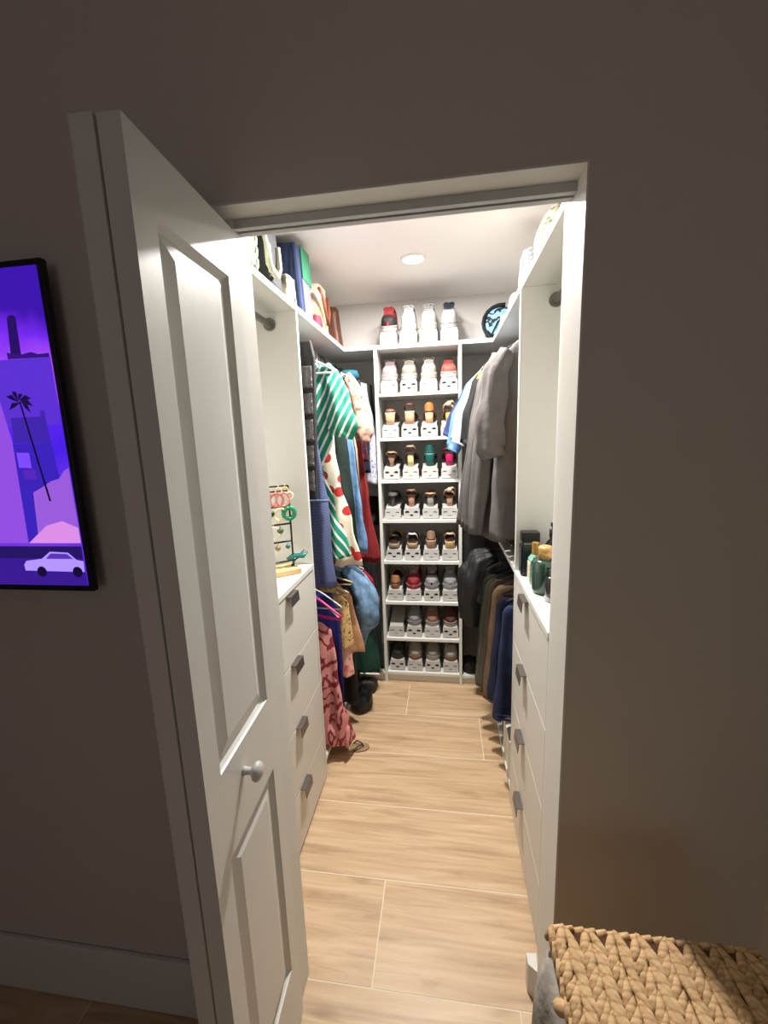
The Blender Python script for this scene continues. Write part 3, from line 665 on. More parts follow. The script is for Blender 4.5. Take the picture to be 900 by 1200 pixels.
pm = pattern('pink_floral','noise',[(96,100,64),(196,150,134),(206,170,156),(150,70,60)],30)
g = garment('pink_blouse', 'pale pink floral blouse with a puffed sleeve', 'blouse', 1, RL, 1.39, [(1.93,.03,.03),(1.87,.18,.18),(1.7,.18,.2),(1.52,.18,.20)], .028, pm, 23, 4, .008)
sleeve(g, [(RL+.165,1.385,1.875),(RL+.215,1.375,1.78),(RL+.235,1.37,1.66),(RL+.250,1.365,1.58),(RL+.245,1.365,1.535)], [.028,.040,.046,.055,.036], pm, .7)
hang(1.39, 'pale pink floral blouse')
g = garment('red_dress', 'deep red dress with a dark floral top', 'dress', 1, RL, 1.46, [(1.90,.03,.03),(1.84,.17,.16),(1.5,.18,.22),(1.2,.19,.25),(.86,.2,.30)], .026, cloth('deep_red_cloth',(126,26,28)), 29, 4, .009)
hang(1.46, 'deep red dress', BLACKH, colour='black')
g = garment('maroon_blouse', 'dark maroon patterned top above the red dress', 'blouse', 1, RL, 1.53, [(1.90,.03,.03),(1.85,.18,.20),(1.55,.19,.235),(1.42,.19,.24)], .024, pattern('maroon_print','noise',[(24,18,22),(96,26,36),(40,24,30),(130,60,66)],40), 31, 4, .008)
hang(1.53, 'dark maroon patterned top', BLACKH, colour='black')
g = garment('teal_collar_shirt', 'navy shirt with a teal collar on a white hanger', 'shirt', 1, RL, 1.60, [(1.93,.03,.03),(1.88,.19,.20),(1.6,.19,.24),(1.35,.19,.24)], .024, cloth('navy_cloth',(28,36,58)), 37, 4, .008)
MB().lathe([(.05,0),(.056,.02),(.046,.045)], (RL+.14, 1.585, 1.88), 18).build('collar', cloth('teal_cloth',(20,92,110)), g, smooth=True)
hang(1.60, 'navy shirt with teal collar')
g = garment('blue_floral_dress', 'white dress with small blue flowers behind the red dress', 'dress', 1, RL, 1.665, [(1.9,.03,.03),(1.85,.18,.2),(1.5,.19,.265),(1.28,.19,.275)], .022, pattern('blue_floral','noise',[(60,74,140),(186,188,206),(206,204,212),(110,112,170)],55), 41, 4, .008)
hang(1.665, 'white dress with blue flowers')
g = garment('pale_blue_shirt', 'pale grey-blue long shirt beside the shoe rack', 'shirt', 1, RL, 1.735, [(1.92,.03,.03),(1.87,.19,.21),(1.5,.2,.27),(1.2,.2,.275)], .022, cloth('pale_blue_cloth',(176,190,200)), 43, 4, .007)
hang(1.735, 'pale grey-blue shirt')
g = garment('olive_dress', 'dark olive long dress next to the shoe rack side', 'dress', 1, RL, 1.80, [(1.93,.03,.03),(1.88,.19,.23),(1.4,.2,.262),(1.0,.2,.262)], .022, cloth('dark_olive_cloth',(52,52,46)), 47, 4, .007)
hang(1.80, 'dark olive dress', BLACKH, colour='black')

# -- left, lower rod
LZ2 = .930
pink = pattern('pink_palm_print','print',[(134,38,50),(212,144,142)],2.4,(0,0,0),.30,stretch=(2.4,2.4,1.6))
g = garment('palm_print_dress', 'pink dress with dark red palm print reaching nearly to the floor', 'dress', 1, RL, .985, [(.70,.06,.08),(.66,.12,.125),(.45,.13,.150),(.30,.135,.165),(.20,.14,.195),(.095,.145,.205)], .040, pink, 61, 4, .016, lean=-.01)
rf = garment('ruffle', None, None, 1, RL, .985, [(.225,.14,.16),(.16,.145,.20),(.085,.15,.215)], .055, pink, 62, 6, .016); rf.parent = g; rf.location = rf.location-g.location
g = garment('navy_skirt', 'royal navy skirt beside the pink palm-print dress', 'skirt', 1, RL, 1.055, [(.82,.10,.12),(.70,.12,.15),(.45,.12,.155),(.22,.13,.15)], .022, cloth('royal_navy_cloth',(28,30,110)), 63, 4, .008)
g = garment('leopard_blouse', 'tan leopard top hanging behind the navy skirt', 'blouse', 1, RL, 1.11, [(.83,.10,.12),(.74,.13,.185),(.52,.13,.20)], .022, pattern('leopard_print','noise',[(60,40,26),(214,176,110),(226,196,140),(120,84,44)],60), 67, 4, .008)
g = garment('red_floral_shorts', 'pink and red floral cloth below the leopard top', 'shorts', 1, RL, 1.115, [(.512,.1,.17),(.47,.11,.19),(.36,.11,.195)], .024, pattern('red_floral','noise',[(190,40,60),(226,160,150),(236,190,170),(170,40,70)],24), 71, 4, .008)
g = garment('satin_blouse', 'tan satin top hanging beside the denim jacket', 'blouse', 1, RL, 1.163, [(.84,.10,.12),(.76,.14,.19),(.46,.14,.245)], .022, cloth('tan_satin',(196,148,112),.5), 73, 4, .010)
g = garment('black_dress', 'long black dress between the tan satin top and the denim jacket', 'dress', 1, RL, 1.222, [(.84,.10,.12),(.76,.14,.17),(.40,.15,.18),(.12,.15,.19)], .015, cloth('black_cloth',(26,25,28)), 77, 4, .008)
g = garment('denim_jacket', 'faded blue denim jacket with a bulging sleeve', 'jacket', 1, RL, 1.325, [(.88,.04,.06),(.85,.16,.17),(.7,.17,.22),(.50,.17,.20)], .040, cloth('faded_denim',(108,142,176), vary=.35), 79, 4, .010)
sleeve(g, [(RL+.13,1.30,.865),(RL+.20,1.27,.80),(RL+.255,1.25,.70),(RL+.25,1.25,.60),(RL+.21,1.27,.53),(RL+.20,1.28,.42)], [.04,.06,.068,.06,.04,.02], MATS['faded_denim'], .75)
g = garment('scarlet_blouse', 'scarlet sleeveless top hanging behind the denim jacket', 'blouse', 1, RL, 1.46, [(.845,.04,.08),(.82,.15,.20),(.74,.16,.255),(.62,.16,.29)], .022, cloth('scarlet_cloth',(176,22,40)), 83, 4, .007)
g = garment('green_gown', 'dark green long dress with a white hem near the shoe rack', 'dress', 1, RL, 1.535, [(.88,.1,.14),(.8,.16,.2),(.5,.17,.235),(.125,.18,.26)], .028, cloth('forest_cloth',(14,62,50)), 89, 4, .010)
MB().tube([(RL+.26-.03*i, 1.505+.005*math.sin(i*3), .127) for i in range(5)], .006, 6).build('white_hem', cloth('white_cloth',(225,225,222)), g, smooth=True)
g = garment('black_coat', 'long black coat hanging next to the shoe rack foot', 'coat', 1, RL, 1.615, [(.885,.1,.14),(.8,.18,.24),(.4,.19,.268),(.11,.2,.272)], .03, cloth('coat_black',(20,20,23)), 97, 4, .008)
hanger(RL+.02, .935, LZ2, .195, PINKH, 'magenta plastic hanger above the pink palm-print dress', -.30, .10, rad=.006)
hanger(RL+.01, .972, LZ2, .18, WHITEH, 'empty white hanger beside the magenta hanger', -.30, .12)
hanger(RL+.01, 1.01, LZ2, .17, WHITEH, 'white hanger between the magenta hanger and the navy skirt', -.12, .10)
hanger(RL, 1.095, LZ2, .19, mat('hanger_tan',(196,178,140),.5), 'tan hanger above the leopard top', 0, .07, rad=.006)
hanger(RL, 1.19, LZ2, .19, mat('hanger_tan',(196,178,140),.5), 'tan hanger holding the tan satin top', 0, .05, rad=.005)
hanger(RL, 1.29, LZ2, .19, mat('hanger_tan',(196,178,140),.5), 'tan hanger holding the denim jacket', 0, .05, rad=.006)
hanger(RL, 1.45, LZ2, .20, WHITEH, 'white hanger holding the scarlet top', 0, .06)
# floor on the left
def sandal(cx, cy, z, yaw, label, m):
    t = thing('flat_sandal', label, 'shoe', (cx, cy, z))
    out = [(-.03,-.12),(0,-.128),(.03,-.12),(.034,-.06),(.03,0),(.04,.06),(.036,.11),(.012,.132),(-.018,.128),(-.036,.09),(-.04,.04),(-.03,-.03),(-.034,-.08)]
    R = Matrix.Translation((cx,cy,z)) @ Matrix.Rotation(yaw,4,'Z') @ Matrix.Scale(.78,4)
    sb = MB(); sb.loft([[(a,b,.0005) for a,b in out],[(a*1.02,b*1.01,.010) for a,b in out]]); sb.xf(R); sb.build('sole', m, t)
    for s_ in (-1,1):
        st = MB(); st.tube([(s_*.036,.03,.008),(s_*.028,.055,.035),(s_*.008,.085,.028),(0,.095,.010)], .005, 6, .5); st.xf(R); st.build('strap', mat('sandal_strap',(70,56,46),.6), t, smooth=True)
sandal(-.425, 1.02, 0, math.radians(-75), 'flat tan thong sandal on the floor below the pink dress', mat('sandal_tan',(150,122,94),.6))
def soft_lump(name, label, cat, c, rx, ry, rz, m, seed=0, e=.6, namp=.1, lift=0, handles=None, hm=None, kids=None):
    mb = MB(); rings = []; NV, NU = 16, 28
    for i in range(NV+1):
        ph = -PI/2+PI*i/NV; cz, sz = math.cos(ph), math.sin(ph); cz = max(cz, .02)
        ring = []
        for j in range(NU):
            a = 2*PI*j/NU; k = 1+namp*noise.noise(Vector((math.cos(a)*1.6+seed, math.sin(a)*1.6, sz*1.8)))
            f = lambda t: math.copysign(abs(t)**e, t)
            ring.append((c[0]+rx*f(cz)*f(math.cos(a))*k, c[1]+ry*f(cz)*f(math.sin(a))*k, c[2]+rz*(1+f(sz)*(k if sz > 0 else 1))))
        rings.append(ring)
    mb.loft(rings)
    if handles is None: return tag(mb.build(name, m, smooth=True), label, cat)
    t = thing(name, label, cat, c); mb.build('body', m, t, smooth=True)
    for pts, rd in handles: MB().tube(pts, rd, 8, .5).build('handle', hm or m, t, smooth=True)
    return t
soft_lump('black_bag', 'slouchy black bag on the floor under the green gown', 'bag', (-.425, 1.37, .0), .065, .085, .045, cloth('bag_black',(22,22,25),.6), 3, .8, .25)
soft_lump('dark_clutch', 'dark brown bag leaning behind the black floor bag', 'bag', (-.415, 1.53, .0), .055, .045, .04, cloth('bag_darkbrown',(40,32,28),.6), 5, .7, .2)

# -- right, upper rod: shirts
SG = cloth('grey_shirt_cloth', (96, 92, 91)); SG2 = cloth('grey_shirt_cloth_two', (84, 81, 80))
def shirt(y, label, m, zb=1.12, ha=.20, sl=None, seed=1, name='shirt', hb=.2, amp=.010, T=.03, zt=1.925):
    g = garment(name, label, 'shirt', -1, RR, y, [(zt,.03,.03),(zt-.025,.10,.10),(zt-.085,hb-.01,ha-.01),(zt-.25,hb,ha),(zb+.2,hb,ha+.012),(zb,hb,ha+.02)], T, m, seed, 4, amp)
    if sl: sleeve(g, sl[0], sl[1], m, .6, seed=seed)
    return g
g = shirt(.925, 'grey long-sleeved shirt hanging beside the perfume niche divider', SG, 1.125, .175, None, 101)
sleeve(g, [(RR-.135,.905,1.86),(RR-.178,.895,1.78),(RR-.20,.885,1.62),(RR-.200,.880,1.50),(RR-.19,.880,1.46)], [.03,.046,.052,.052,.046], SG, .6)
cl = MB(); cl.tube([(RR-.07,.905,1.90),(RR-.05,.888,1.87),(RR-.02,.882,1.82),(RR,.882,1.78)], [.012,.018,.02,.006], 8, .4); cl.build('collar', SG, g, smooth=True)
hanger(RR, .925, LZ, .165, BLACKH, 'black hanger holding the grey shirt beside the divider')
y = 1.0
for i in range(4):
    m = SG if i % 2 == 0 else SG2
    g = shirt(y, ['second','third','fourth','fifth'][i]+' grey long-sleeved shirt counted from the perfume niche divider', m, 1.10-.01*i, .185+.004*i, None, 103+i, amp=.008, T=.024)
    yy = y-.012
    sleeve(g, [(RR-.160,yy,1.865),(RR-.185-.005*i,yy-.005,1.77),(RR-.208-.008*i,yy-.01,1.57),(RR-.232-.011*i,yy-.01,1.32),(RR-.250-.014*i,yy-.01,1.13)], [.022,.030,.036,.038,.030], m, .7, seed=i)
    hanger(RR, y, LZ, .17, BLACKH, 'black hanger holding the '+['second','third','fourth','fifth'][i]+' grey shirt from the divider')
    y += .068
for nm, lab, c, y, ex, ez in (('black_shirt','black short-sleeved shirt behind the grey shirts',(18,18,22),1.285,.268,1.50), ('white_shirt','white short-sleeved shirt between the black and the navy shirt',(222,224,226),1.365,.312,1.51), ('blue_shirt','light blue short-sleeved shirt behind the white shirt',(96,136,190),1.435,.335,1.47), ('navy_shirt','navy short-sleeved shirt nearest the shoe rack',(36,52,100),1.51,.352,1.54)):
    m = cloth(nm+'_cloth', c); g = shirt(y, lab, m, 1.15, .20, None, int(y*100), nm)
    sleeve(g, [(RR-.165,y-.01,1.865),(RR-.165-.32*(ex-.13),y-.02,1.78),(RR-.165-.72*(ex-.15),y-.02,1.65),(RR-ex+.006,y-.02,ez+.012),(RR-ex,y-.02,ez)], [.024,.034,.036,.036,.034], m, .6)
    hanger(RR, y, LZ, .17, WHITEH, 'white hanger holding the '+nm.replace('_',' '))
    if nm == 'black_shirt': MB().tube([(RR-.20,y-.045,1.835),(RR-.215,y-.05,1.80)], .012, 8).build('yellow_patch', cloth('yellow_cloth',(214,190,60)), g)
g = garment('mustard_scarf', 'mustard yellow scarf hanging between the divider and the grey shirt', 'scarf', -1, .395, .815, [(1.62,.02,.015),(1.55,.04,.04),(1.30,.04,.045),(1.24,.03,.03)], .012, cloth('mustard_cloth',(196,150,30)), 131, 4, .004)
# white print card on the rod
tag(MB().box(.375, .415, 1.46, 1.50, 1.915, 1.975).build('white_box', mat('white_card',(236,236,232),.7), bevel=.002), 'small white box on the rod above the grey shirts', 'box')
# folded clothes on the mid shelf
def folded(x0, x1, y0, y1, z, h, m, label, seed):
    t = MB(); rings = []
    for i in range(9):
        q = i/8; yy = lerp(y0, y1, q); ring = []
        for a, b in ((x0,0),(x0-.006,h*.25),(x0+.002,h*.5),(x0-.006,h*.75),(x0+.004,h),(lerp(x0,x1,.5),h*1.06),(x1,h),(x1,0)):
            ring.append((a, yy, z+.0005+b*(1+.1*noise.noise(Vector((a*20, yy*20, seed))))))
        rings.append(ring)
    return tag(t.loft(rings).build('folded_cloth', m, smooth=True), label, 'clothes')
folded(XR+.03, .60, .87, 1.12, 1.037, .028, cloth('olive_fold',(84,92,58)), 'folded green cloth on the mid shelf under the grey shirts', 1)
folded(XR+.035, .60, .86, 1.13, 1.0675, .022, cloth('maroon_fold',(70,24,28)), 'folded dark red cloth on top of the green cloth', 2)
# -- right, lower rod
RZ2 = .965
JN = cloth('indigo_denim',(28,42,78), vary=.25)
def trousers(y, label, m, zt, zb, ha, seed, name='trousers', T=.03, hb=.15):
    g = garment(name, label, 'trousers', -1, RR, y, [(zt,hb*.8,ha*.75),(zt-.03,hb,ha*.9),(lerp(zt,zb,.5),hb,ha),(zb,hb,ha+.02)], T, m, seed, 4, .010, thick0=.02)
    hanger(RR, y, RZ2, .13, BLACKH, 'black hanger holding the '+label.split(' hanging')[0].split(' on ')[0], 0, .05)
    return g
g = trousers(.885, 'dark blue jeans hanging beside the drawer unit', JN, .85, .335, .160, 141, 'jeans', .034)
for i in range(2): MB().tube([(RR-.17+.004*i,.852,.345+.02*i),(RR-.08,.842,.34+.02*i),(RR+.02,.842,.345+.02*i)], .004, 6).build('hem_seam', JN, g, smooth=True)
trousers(.975, 'second pair of dark blue jeans hanging behind the first', cloth('indigo_denim_dark',(22,32,60)), .85, .36, .175, 143, 'jeans', .028)
trousers(1.06, 'tan chinos hanging between the jeans and the olive trousers', cloth('tan_chino',(108,86,64)), .87, .30, .185, 145, 'chinos', .026)
trousers(1.13, 'brown trousers hanging behind the tan chinos', cloth('brown_trouser',(74,56,44)), .87, .28, .190, 147, 'trousers', .024)
trousers(1.205, 'olive grey trousers hanging in front of the black jackets', cloth('olive_trouser',(80,80,66)), .85, .27, .205, 149, 'trousers', .024)
trousers(1.275, 'dark olive trousers hanging behind the olive grey pair', cloth('olive_trouser_dark',(60,60,50)), .85, .25, .205, 151, 'trousers', .024)
BJ = cloth('black_jacket_cloth',(26,26,28),.6)
for i, (y, ex) in enumerate(((1.455,.20),(1.56,.225))):
    g = garment('black_jacket', ['black jacket with a shiny sleeve behind the trousers','black jacket hanging deepest in the right corner'][i], 'jacket', -1, RR, y, [(.925,.05,.05),(.90,.16,.15),(.75,.18,.19),(.35,.19,.20)], .026, BJ, 161+i, 4, .012)
    sleeve(g, [(RR-.12,y-.01,.895),(RR-.19,y-.03,.86),(RR-ex-.02,y-.04,.78),(RR-ex-.03,y-.04,.66),(RR-ex-.03,y-.03,.50)], [.03,.05,.055,.05,.04], BJ, .7)
    hanger(RR, y, RZ2, .17, BLACKH, 'black hanger holding the '+['black jacket behind the trousers','black jacket deepest in the corner'][i], 0, .05)
g = garment('black_coat', 'long black coat filling the corner between the shoe rack and the jackets', 'coat', -1, RR, 1.66, [(1.92,.03,.03),(1.86,.17,.17),(1.5,.2,.225),(1.12,.2,.270),(.2,.2,.270)], .030, BJ, 175, 4, .008)
hanger(RR, 1.64, LZ, .16, BLACKH, 'black hanger holding the long black coat')
g = garment('black_trousers', 'glossy black trousers folded over a hanger above the olive pair', 'trousers', -1, RR, 1.348, [(.90,.12,.10),(.85,.15,.17),(.66,.16,.21)], .026, cloth('glossy_black',(22,22,25),.45), 171, 4, .014)
# boots in the corner on the base board
sneaker(.222, 1.655, .066, 'dark grey walking shoe in the corner beside the shoe rack', (70,66,62), (30,28,27), (44,42,40), (14,13,13), hgt=1.15)
sneaker(.318, 1.672, .066, 'black walking shoe next to the dark grey one in the corner', (48,47,44), (24,23,22), (32,31,30), (12,12,12), hgt=1.1)
soft_lump('black_backpack', 'black backpack slumped in the corner behind the walking shoes', 'backpack', (.26, 1.935, .066), .075, .03, .16, cloth('backpack_black',(26,26,29),.6), 9, .7, .15)
# white box and grey roll on the right base board
wb = thing('storage_box', 'narrow white storage box standing under the blue jeans', 'box', (.45, .93, .066))
MB().box(XR+.006, .60, .835, 1.03, .066, .225).build('body', M_LAM, wb, bevel=.002); MB().box(XR+.002, .604, .831, 1.034, .225, .25).build('lid', M_LAM, wb, bevel=.002)
gr = MB(); gr.lathe([(.002,0),(.03,.001),(.034,.05),(.034,.17),(.028,.178),(.002,.178)], (.372, 1.09, .066), 18); tag(gr.build('grey_roll', cloth('grey_felt',(120,116,112)), smooth=True), 'grey felt roll standing behind the white storage box', 'roll')

# ------------------------------------------------------------------ things on the top shelf
ZT = ZS+.001
def tote(name, label, x0, x1, y0, y1, h, m, top=.9, hm=None, handles=(), side=None, seed=0, side_name='side_panel'):
    t = thing(name, label, 'bag', ((x0+x1)/2, (y0+y1)/2, ZT)); rings = []
    cx, cy = (x0+x1)/2, (y0+y1)/2
    for i in range(9):
        q = i/8; k = lerp(1, top, q); ring = []
        for j in range(32):
            a = 2*PI*(j+.5)/32; c, s_ = math.cos(a), math.sin(a); f = lambda v: math.copysign(abs(v)**.4, v)
            nn = 1+.05*noise.noise(Vector((c*2+seed, s_*2, q*3)))
            ring.append((cx+(x1-x0)/2*f(c)*k*nn, cy+(y1-y0)/2*f(s_)*k*nn, ZT+h*q*(1+.03*noise.noise(Vector((c*2,s_*2,seed))))))
        rings.append(ring)
    inner = [[(lerp(cx, p[0], .9), lerp(cy, p[1], .9), p[2]-d) for p in rings[-1]] for d in (.001, h*.4)]
    MB().loft(rings+inner).build('body', m, t, smooth=True)
    for pts, rd in handles: MB().tube(pts, rd, 8, .5).build('handle', hm or m, t, smooth=True)
    return t
# woven pale green bag nearest the door
braid = pattern('green_white_braid','stripe',[(232,236,222),(150,176,140)],16,(0,math.radians(40),0),.5,dist=4)
t = thing('woven_bag', 'pale green and white braided bag on the shelf nearest the folding door', 'bag', (-.58, .47, ZT))
for i in range(6):
    zz = ZT+.0205+.032*i
    MB().tube([(-.58+.085*math.cos(a), .47+.075*math.sin(a), zz+.004*math.sin(a*9)) for a in [2*PI*k/24 for k in range(25)]], .018, 8).build('braid', braid, t, smooth=True)
MB().lathe([(.07,0),(.078,.1),(.075,.19)], (-.58,.47,ZT), 20).build('liner', cloth('cream_cloth',(226,220,204)), t)
M_BB = cloth('black_canvas',(40,41,46),.75)
hm = cloth('cream_strap',(206,204,186))
tote('black_tote', 'black bag with pale straps beside the braided bag', -.64, -.50, .64, .76, .20, M_BB, .85, hm, [([(-.505,.63,ZT+.13),(-.495,.61,ZT+.06),(-.485,.65,ZT+.03),(-.495,.70,ZT+.07),(-.505,.72,ZT+.15)], .012), ([(-.51,.62,ZT+.16),(-.49,.60,ZT+.09),(-.485,.60,ZT+.03)], .009)], seed=2)
tote('grey_backpack', 'tall dark grey bag leaning behind the black bag', -.78, -.575, .775, .90, .30, cloth('charcoal_canvas',(62,64,72),.75), .9, seed=3)
tote('cream_pouch', 'cream and black pouch on the shelf edge in front of the navy case', -.57, -.50, .80, .90, .10, pattern('cream_black_patch','noise',[(24,22,22),(206,196,174)],16,thr=.45), .9, seed=4)
t = thing('navy_case', 'tall navy fabric case with a periwinkle side and green zip edge', 'bag', (-.63, 1.105, ZT))
NV_ = cloth('navy_canvas',(30,46,80),.8)
MB().loft([[(-.78,1.010,ZT),(-.515,1.010,ZT),(-.515,1.140,ZT),(-.78,1.140,ZT)],[(-.78,1.000,ZT+.295),(-.53,1.000,ZT+.295),(-.53,1.150,ZT+.295),(-.78,1.150,ZT+.295)]]).build('body', NV_, t, bevel=.012)
MB().loft([[(-.514,1.030,ZT+.004),(-.514,1.130,ZT+.004),(-.5105,1.130,ZT+.004),(-.5105,1.030,ZT+.004)],[(-.5215,1.030,ZT+.16),(-.5215,1.130,ZT+.16),(-.518,1.130,ZT+.16),(-.518,1.030,ZT+.16)]]).build('side_panel', cloth('periwinkle_cloth',(92,94,190),.7), t)
MB().loft([[(-.5225,1.040,ZT+.16),(-.5225,1.155,ZT+.16),(-.515,1.155,ZT+.16),(-.515,1.040,ZT+.16)],[(-.530,1.050,ZT+.30),(-.530,1.160,ZT+.30),(-.522,1.160,ZT+.30),(-.522,1.050,ZT+.30)]]).build('zip_edge', cloth('green_zip',(26,104,74),.6), t, bevel=.003)
tan = cloth('brown_leather',(112,62,38),.5)
tote('canvas_tote', 'tan and cream canvas tote with a brown leather handle', -.76, -.515, 1.29, 1.46, .235, pattern('canvas_two_tone','noise',[(188,176,156),(160,136,106)],7,thr=.5), .92, tan, [([(-.515,1.26,ZT+.20),(-.500,1.27,ZT+.17),(-.498,1.31,ZT+.10),(-.502,1.36,ZT+.055),(-.505,1.40,ZT+.11),(-.515,1.42,ZT+.2)], .009)], seed=5)
soft_lump('red_pouch', 'crimson cloth pouch on the shelf edge before the canvas tote', 'pouch', (-.530, 1.235, ZT), .030, .035, .034, cloth('crimson_cloth',(200,30,60),.7), 6, .7, .15)
soft_lump('cream_bundle', 'cream cloth bundle between the navy case and the canvas tote', 'cloth', (-.615, 1.215, ZT), .045, .035, .085, cloth('cream_bundle_cloth',(232,222,206)), 7, .7, .2)
BRL = mat('brown_bag_leather',(92,48,30),.45,vary=.25,scale=20,bump=.4,dist=.006)
tote('brown_bag', 'brown leather bag standing on the shelf before the back wall', -.72, -.515, 1.66, 1.77, .23, BRL, .8, tan, [([(-.555,1.70,ZT+.012),(-.52,1.71,ZT+.010),(-.47,1.72,ZT+.008),(-.435,1.74,ZT+.008)], .008)], seed=7)
# right shelf
soft_lump('polka_bag', 'cream bag with small olive dots on the right shelf near the door', 'bag', (.46, .78, ZT), .085, .14, .10, pattern('cream_olive_dots','dots',[(104,104,66),(168,166,148)],60,(0,0,0),.28), 11, .7, .1)
soft_lump('grey_pouch', 'grey pouch below the dotted bag on the right shelf', 'pouch', (.388, .93, ZT), .03, .045, .03, cloth('light_grey_cloth',(170,168,172)), 12, .7, .1)
tote('clear_bag', 'clear plastic bag with white dots leaning on the right shelf', .385, .52, 1.06, 1.20, .21, pattern('clear_dotted_plastic','dots',[(176,176,178),(138,142,148)],60,(0,0,0),.3,rough=.2), .95, WHITEH, [([(.386,1.08,ZT+.18),(.376,1.09,ZT+.10),(.382,1.10,ZT+.01)], .004)], seed=8)
soft_lump('dotted_pouch', 'cream pouch with pale dots beside the clear bag', 'pouch', (.40, 1.28, ZT), .035, .05, .055, MATS['cream_olive_dots'], 13, .7, .12)
soft_lump('tan_pouch', 'small tan pouch with a pink strap on the right shelf', 'pouch', (.372, 1.40, ZT), .03, .05, .025, cloth('tan_pouch_cloth',(196,150,128),.7), 14, .7, .1, handles=[([(.345,1.36,ZT+.01),(.342,1.38,ZT+.05),(.35,1.42,ZT+.06),(.35,1.45,ZT+.02)], .004)], hm=cloth('pink_strap',(214,160,150)))
# blue and black cap-like bag in the corner
t = soft_lump('blue_bag', 'light blue and black patterned bag in the right shelf corner', 'bag', (.385, 1.72, ZT), .095, .07, .085, pattern('blue_black_print','print',[(22,28,36),(128,182,222)],3.0,thr=.35,stretch=(2,2,2)), 15, .75, .06,
  handles=[([(.385-.098*math.cos(a), 1.675, ZT+.085+.088*math.sin(a)) for a in [math.radians(q) for q in (-62,-40,-20,0,20,40,60,80,100)]], .015), ([(.33,1.642,ZT+.02),(.36,1.640,ZT+.08),(.41,1.640,ZT+.12)], .007)], hm=cloth('cap_black',(26,28,32)))

# ------------------------------------------------------------------ jewellery stand
JX, JY, JZ = -.590, .69, 1.0375; ja = math.radians(38)
jd = Vector((math.cos(ja), math.sin(ja), 0)); jn = Vector((math.sin(ja), -math.cos(ja), 0)); jc = Vector((JX, JY, JZ))
js = thing('jewellery_stand', 'black wire jewellery stand on a pale wood base', 'jewellery stand', jc)
def J(s, d, z): q = jc+jd*s+jn*d; return (q.x, q.y, JZ+z)
wbm = MB(); wbm.loft([[J(-.10,-.045,.0005),J(.085,-.045,.0005),J(.085,.05,.0005),J(-.10,.05,.0005)],[J(-.10,-.045,.022),J(.085,-.045,.022),J(.085,.05,.022),J(-.10,.05,.022)]])
wbm.build('wood_base', mat('pale_wood',(214,176,126),.6,vary=.12,scale=14), js, bevel=.003)
WIRE = mat('black_wire',(18,18,18),.5)
for s_ in (-.09, .07): MB().tube([J(s_,0,.022),J(s_,0,.345)], .004, 6).build('post', WIRE, js)
bars = [.045, .125, .195, .265, .325, .345]
for z in bars: MB().tube([J(-.09,0,z),J(.07,0,z)], .0038, 6).build('bar', WIRE, js)
def ering(s, z, rr, m, label, tube=.004, drop=False):
    mb = MB()
    if drop: mb.lathe([(.001,-rr*1.8),(rr*.8,-rr*1.2),(rr,-rr*.6),(rr*.5,0),(.001,.002)], J(s,.008,z-.012), 12)
    else: mb.tube([tuple(Vector(J(s,.008,z-.006-rr))+jd*rr*math.sin(a)+Vector((0,0,rr*math.cos(a)))) for a in [2*PI*k/16 for k in range(17)]], tube, 6)
    mb.tube([J(s,.008,z-.010), J(s,.006,z+.004), J(s,-.004,z+.005)], .0012, 5)
    tag(mb.build('earring', m, smooth=True), label, 'earring', 'earrings on the jewellery stand')
C_ = lambda n, c: mat('bead_'+n, c, .3)
ering(.055,.345,.012,C_('gold',(214,180,100)),'gold hoop earring on the top bar',.003); ering(.030,.345,.012,C_('gold2',(232,206,150)),'pale gold hoop earring on the top bar',.003); ering(.070,.325,.014,C_('pearl',(236,224,196)),'pearl hoop earring below the top bar',.004)
ering(.045,.325,.026,C_('pink',(226,140,128)),'pink ring earring near the top of the jewellery stand',.005); ering(.020,.325,.026,C_('pink2',(206,112,108)),'coral ring earring beside the pink ring',.005); ering(-.005,.325,.024,C_('rose',(216,150,140)),'rose ring earring on the upper bar',.004)
ering(.065,.265,.022,C_('emerald',(24,140,96)),'emerald green ring earring at the bar end',.009); ering(.030,.265,.024,C_('ivory',(236,226,176)),'ivory ring earring beside the emerald ring',.006); ering(.045,.268,.011,C_('emerald2',(30,110,84)),'dark green bead earring between the rings',.006,True); ering(-.005,.265,.014,C_('blackgreen',(24,50,44)),'black green drop earring',.005,True)
ering(.025,.195,.014,C_('olive',(74,96,52)),'olive leaf drop earring on the middle bar',.004,True); ering(.000,.195,.024,C_('cream',(236,226,206)),'cream teardrop hoop earring on the middle bar',.005); ering(-.015,.200,.010,C_('white',(240,236,230)),'small white bead earring on the middle bar',.005,True)
ering(.050,.125,.010,C_('teal',(24,96,92)),'teal drop earring on the lowest hanging bar',.004,True); ering(.010,.125,.012,C_('bronze',(150,116,80)),'bronze drop earring on the lowest hanging bar',.004,True)
# teal claw clip at the foot of the stand
cc = thing('claw_clip', 'teal claw hair clip on the foot of the jewellery stand', 'hair clip', J(.075,.0,.03))
for s_ in (-1, 1):
    cb = MB(); cb.tube([J(.045,s_*.006,.052),J(.075,s_*.012,.066),J(.105,s_*.016,.060),J(.125,s_*.020,.075)], [.006,.011,.012,.004], 8, .5); cb.build('jaw', mat('teal_acetate',(26,104,98),.25), cc, smooth=True)
MB().tube([J(.06,0,.0225),J(.075,.004,.045),J(.095,.010,.06)], .004, 6).build('spring', mat('teal_acetate',(26,104,98),.25), cc, smooth=True)
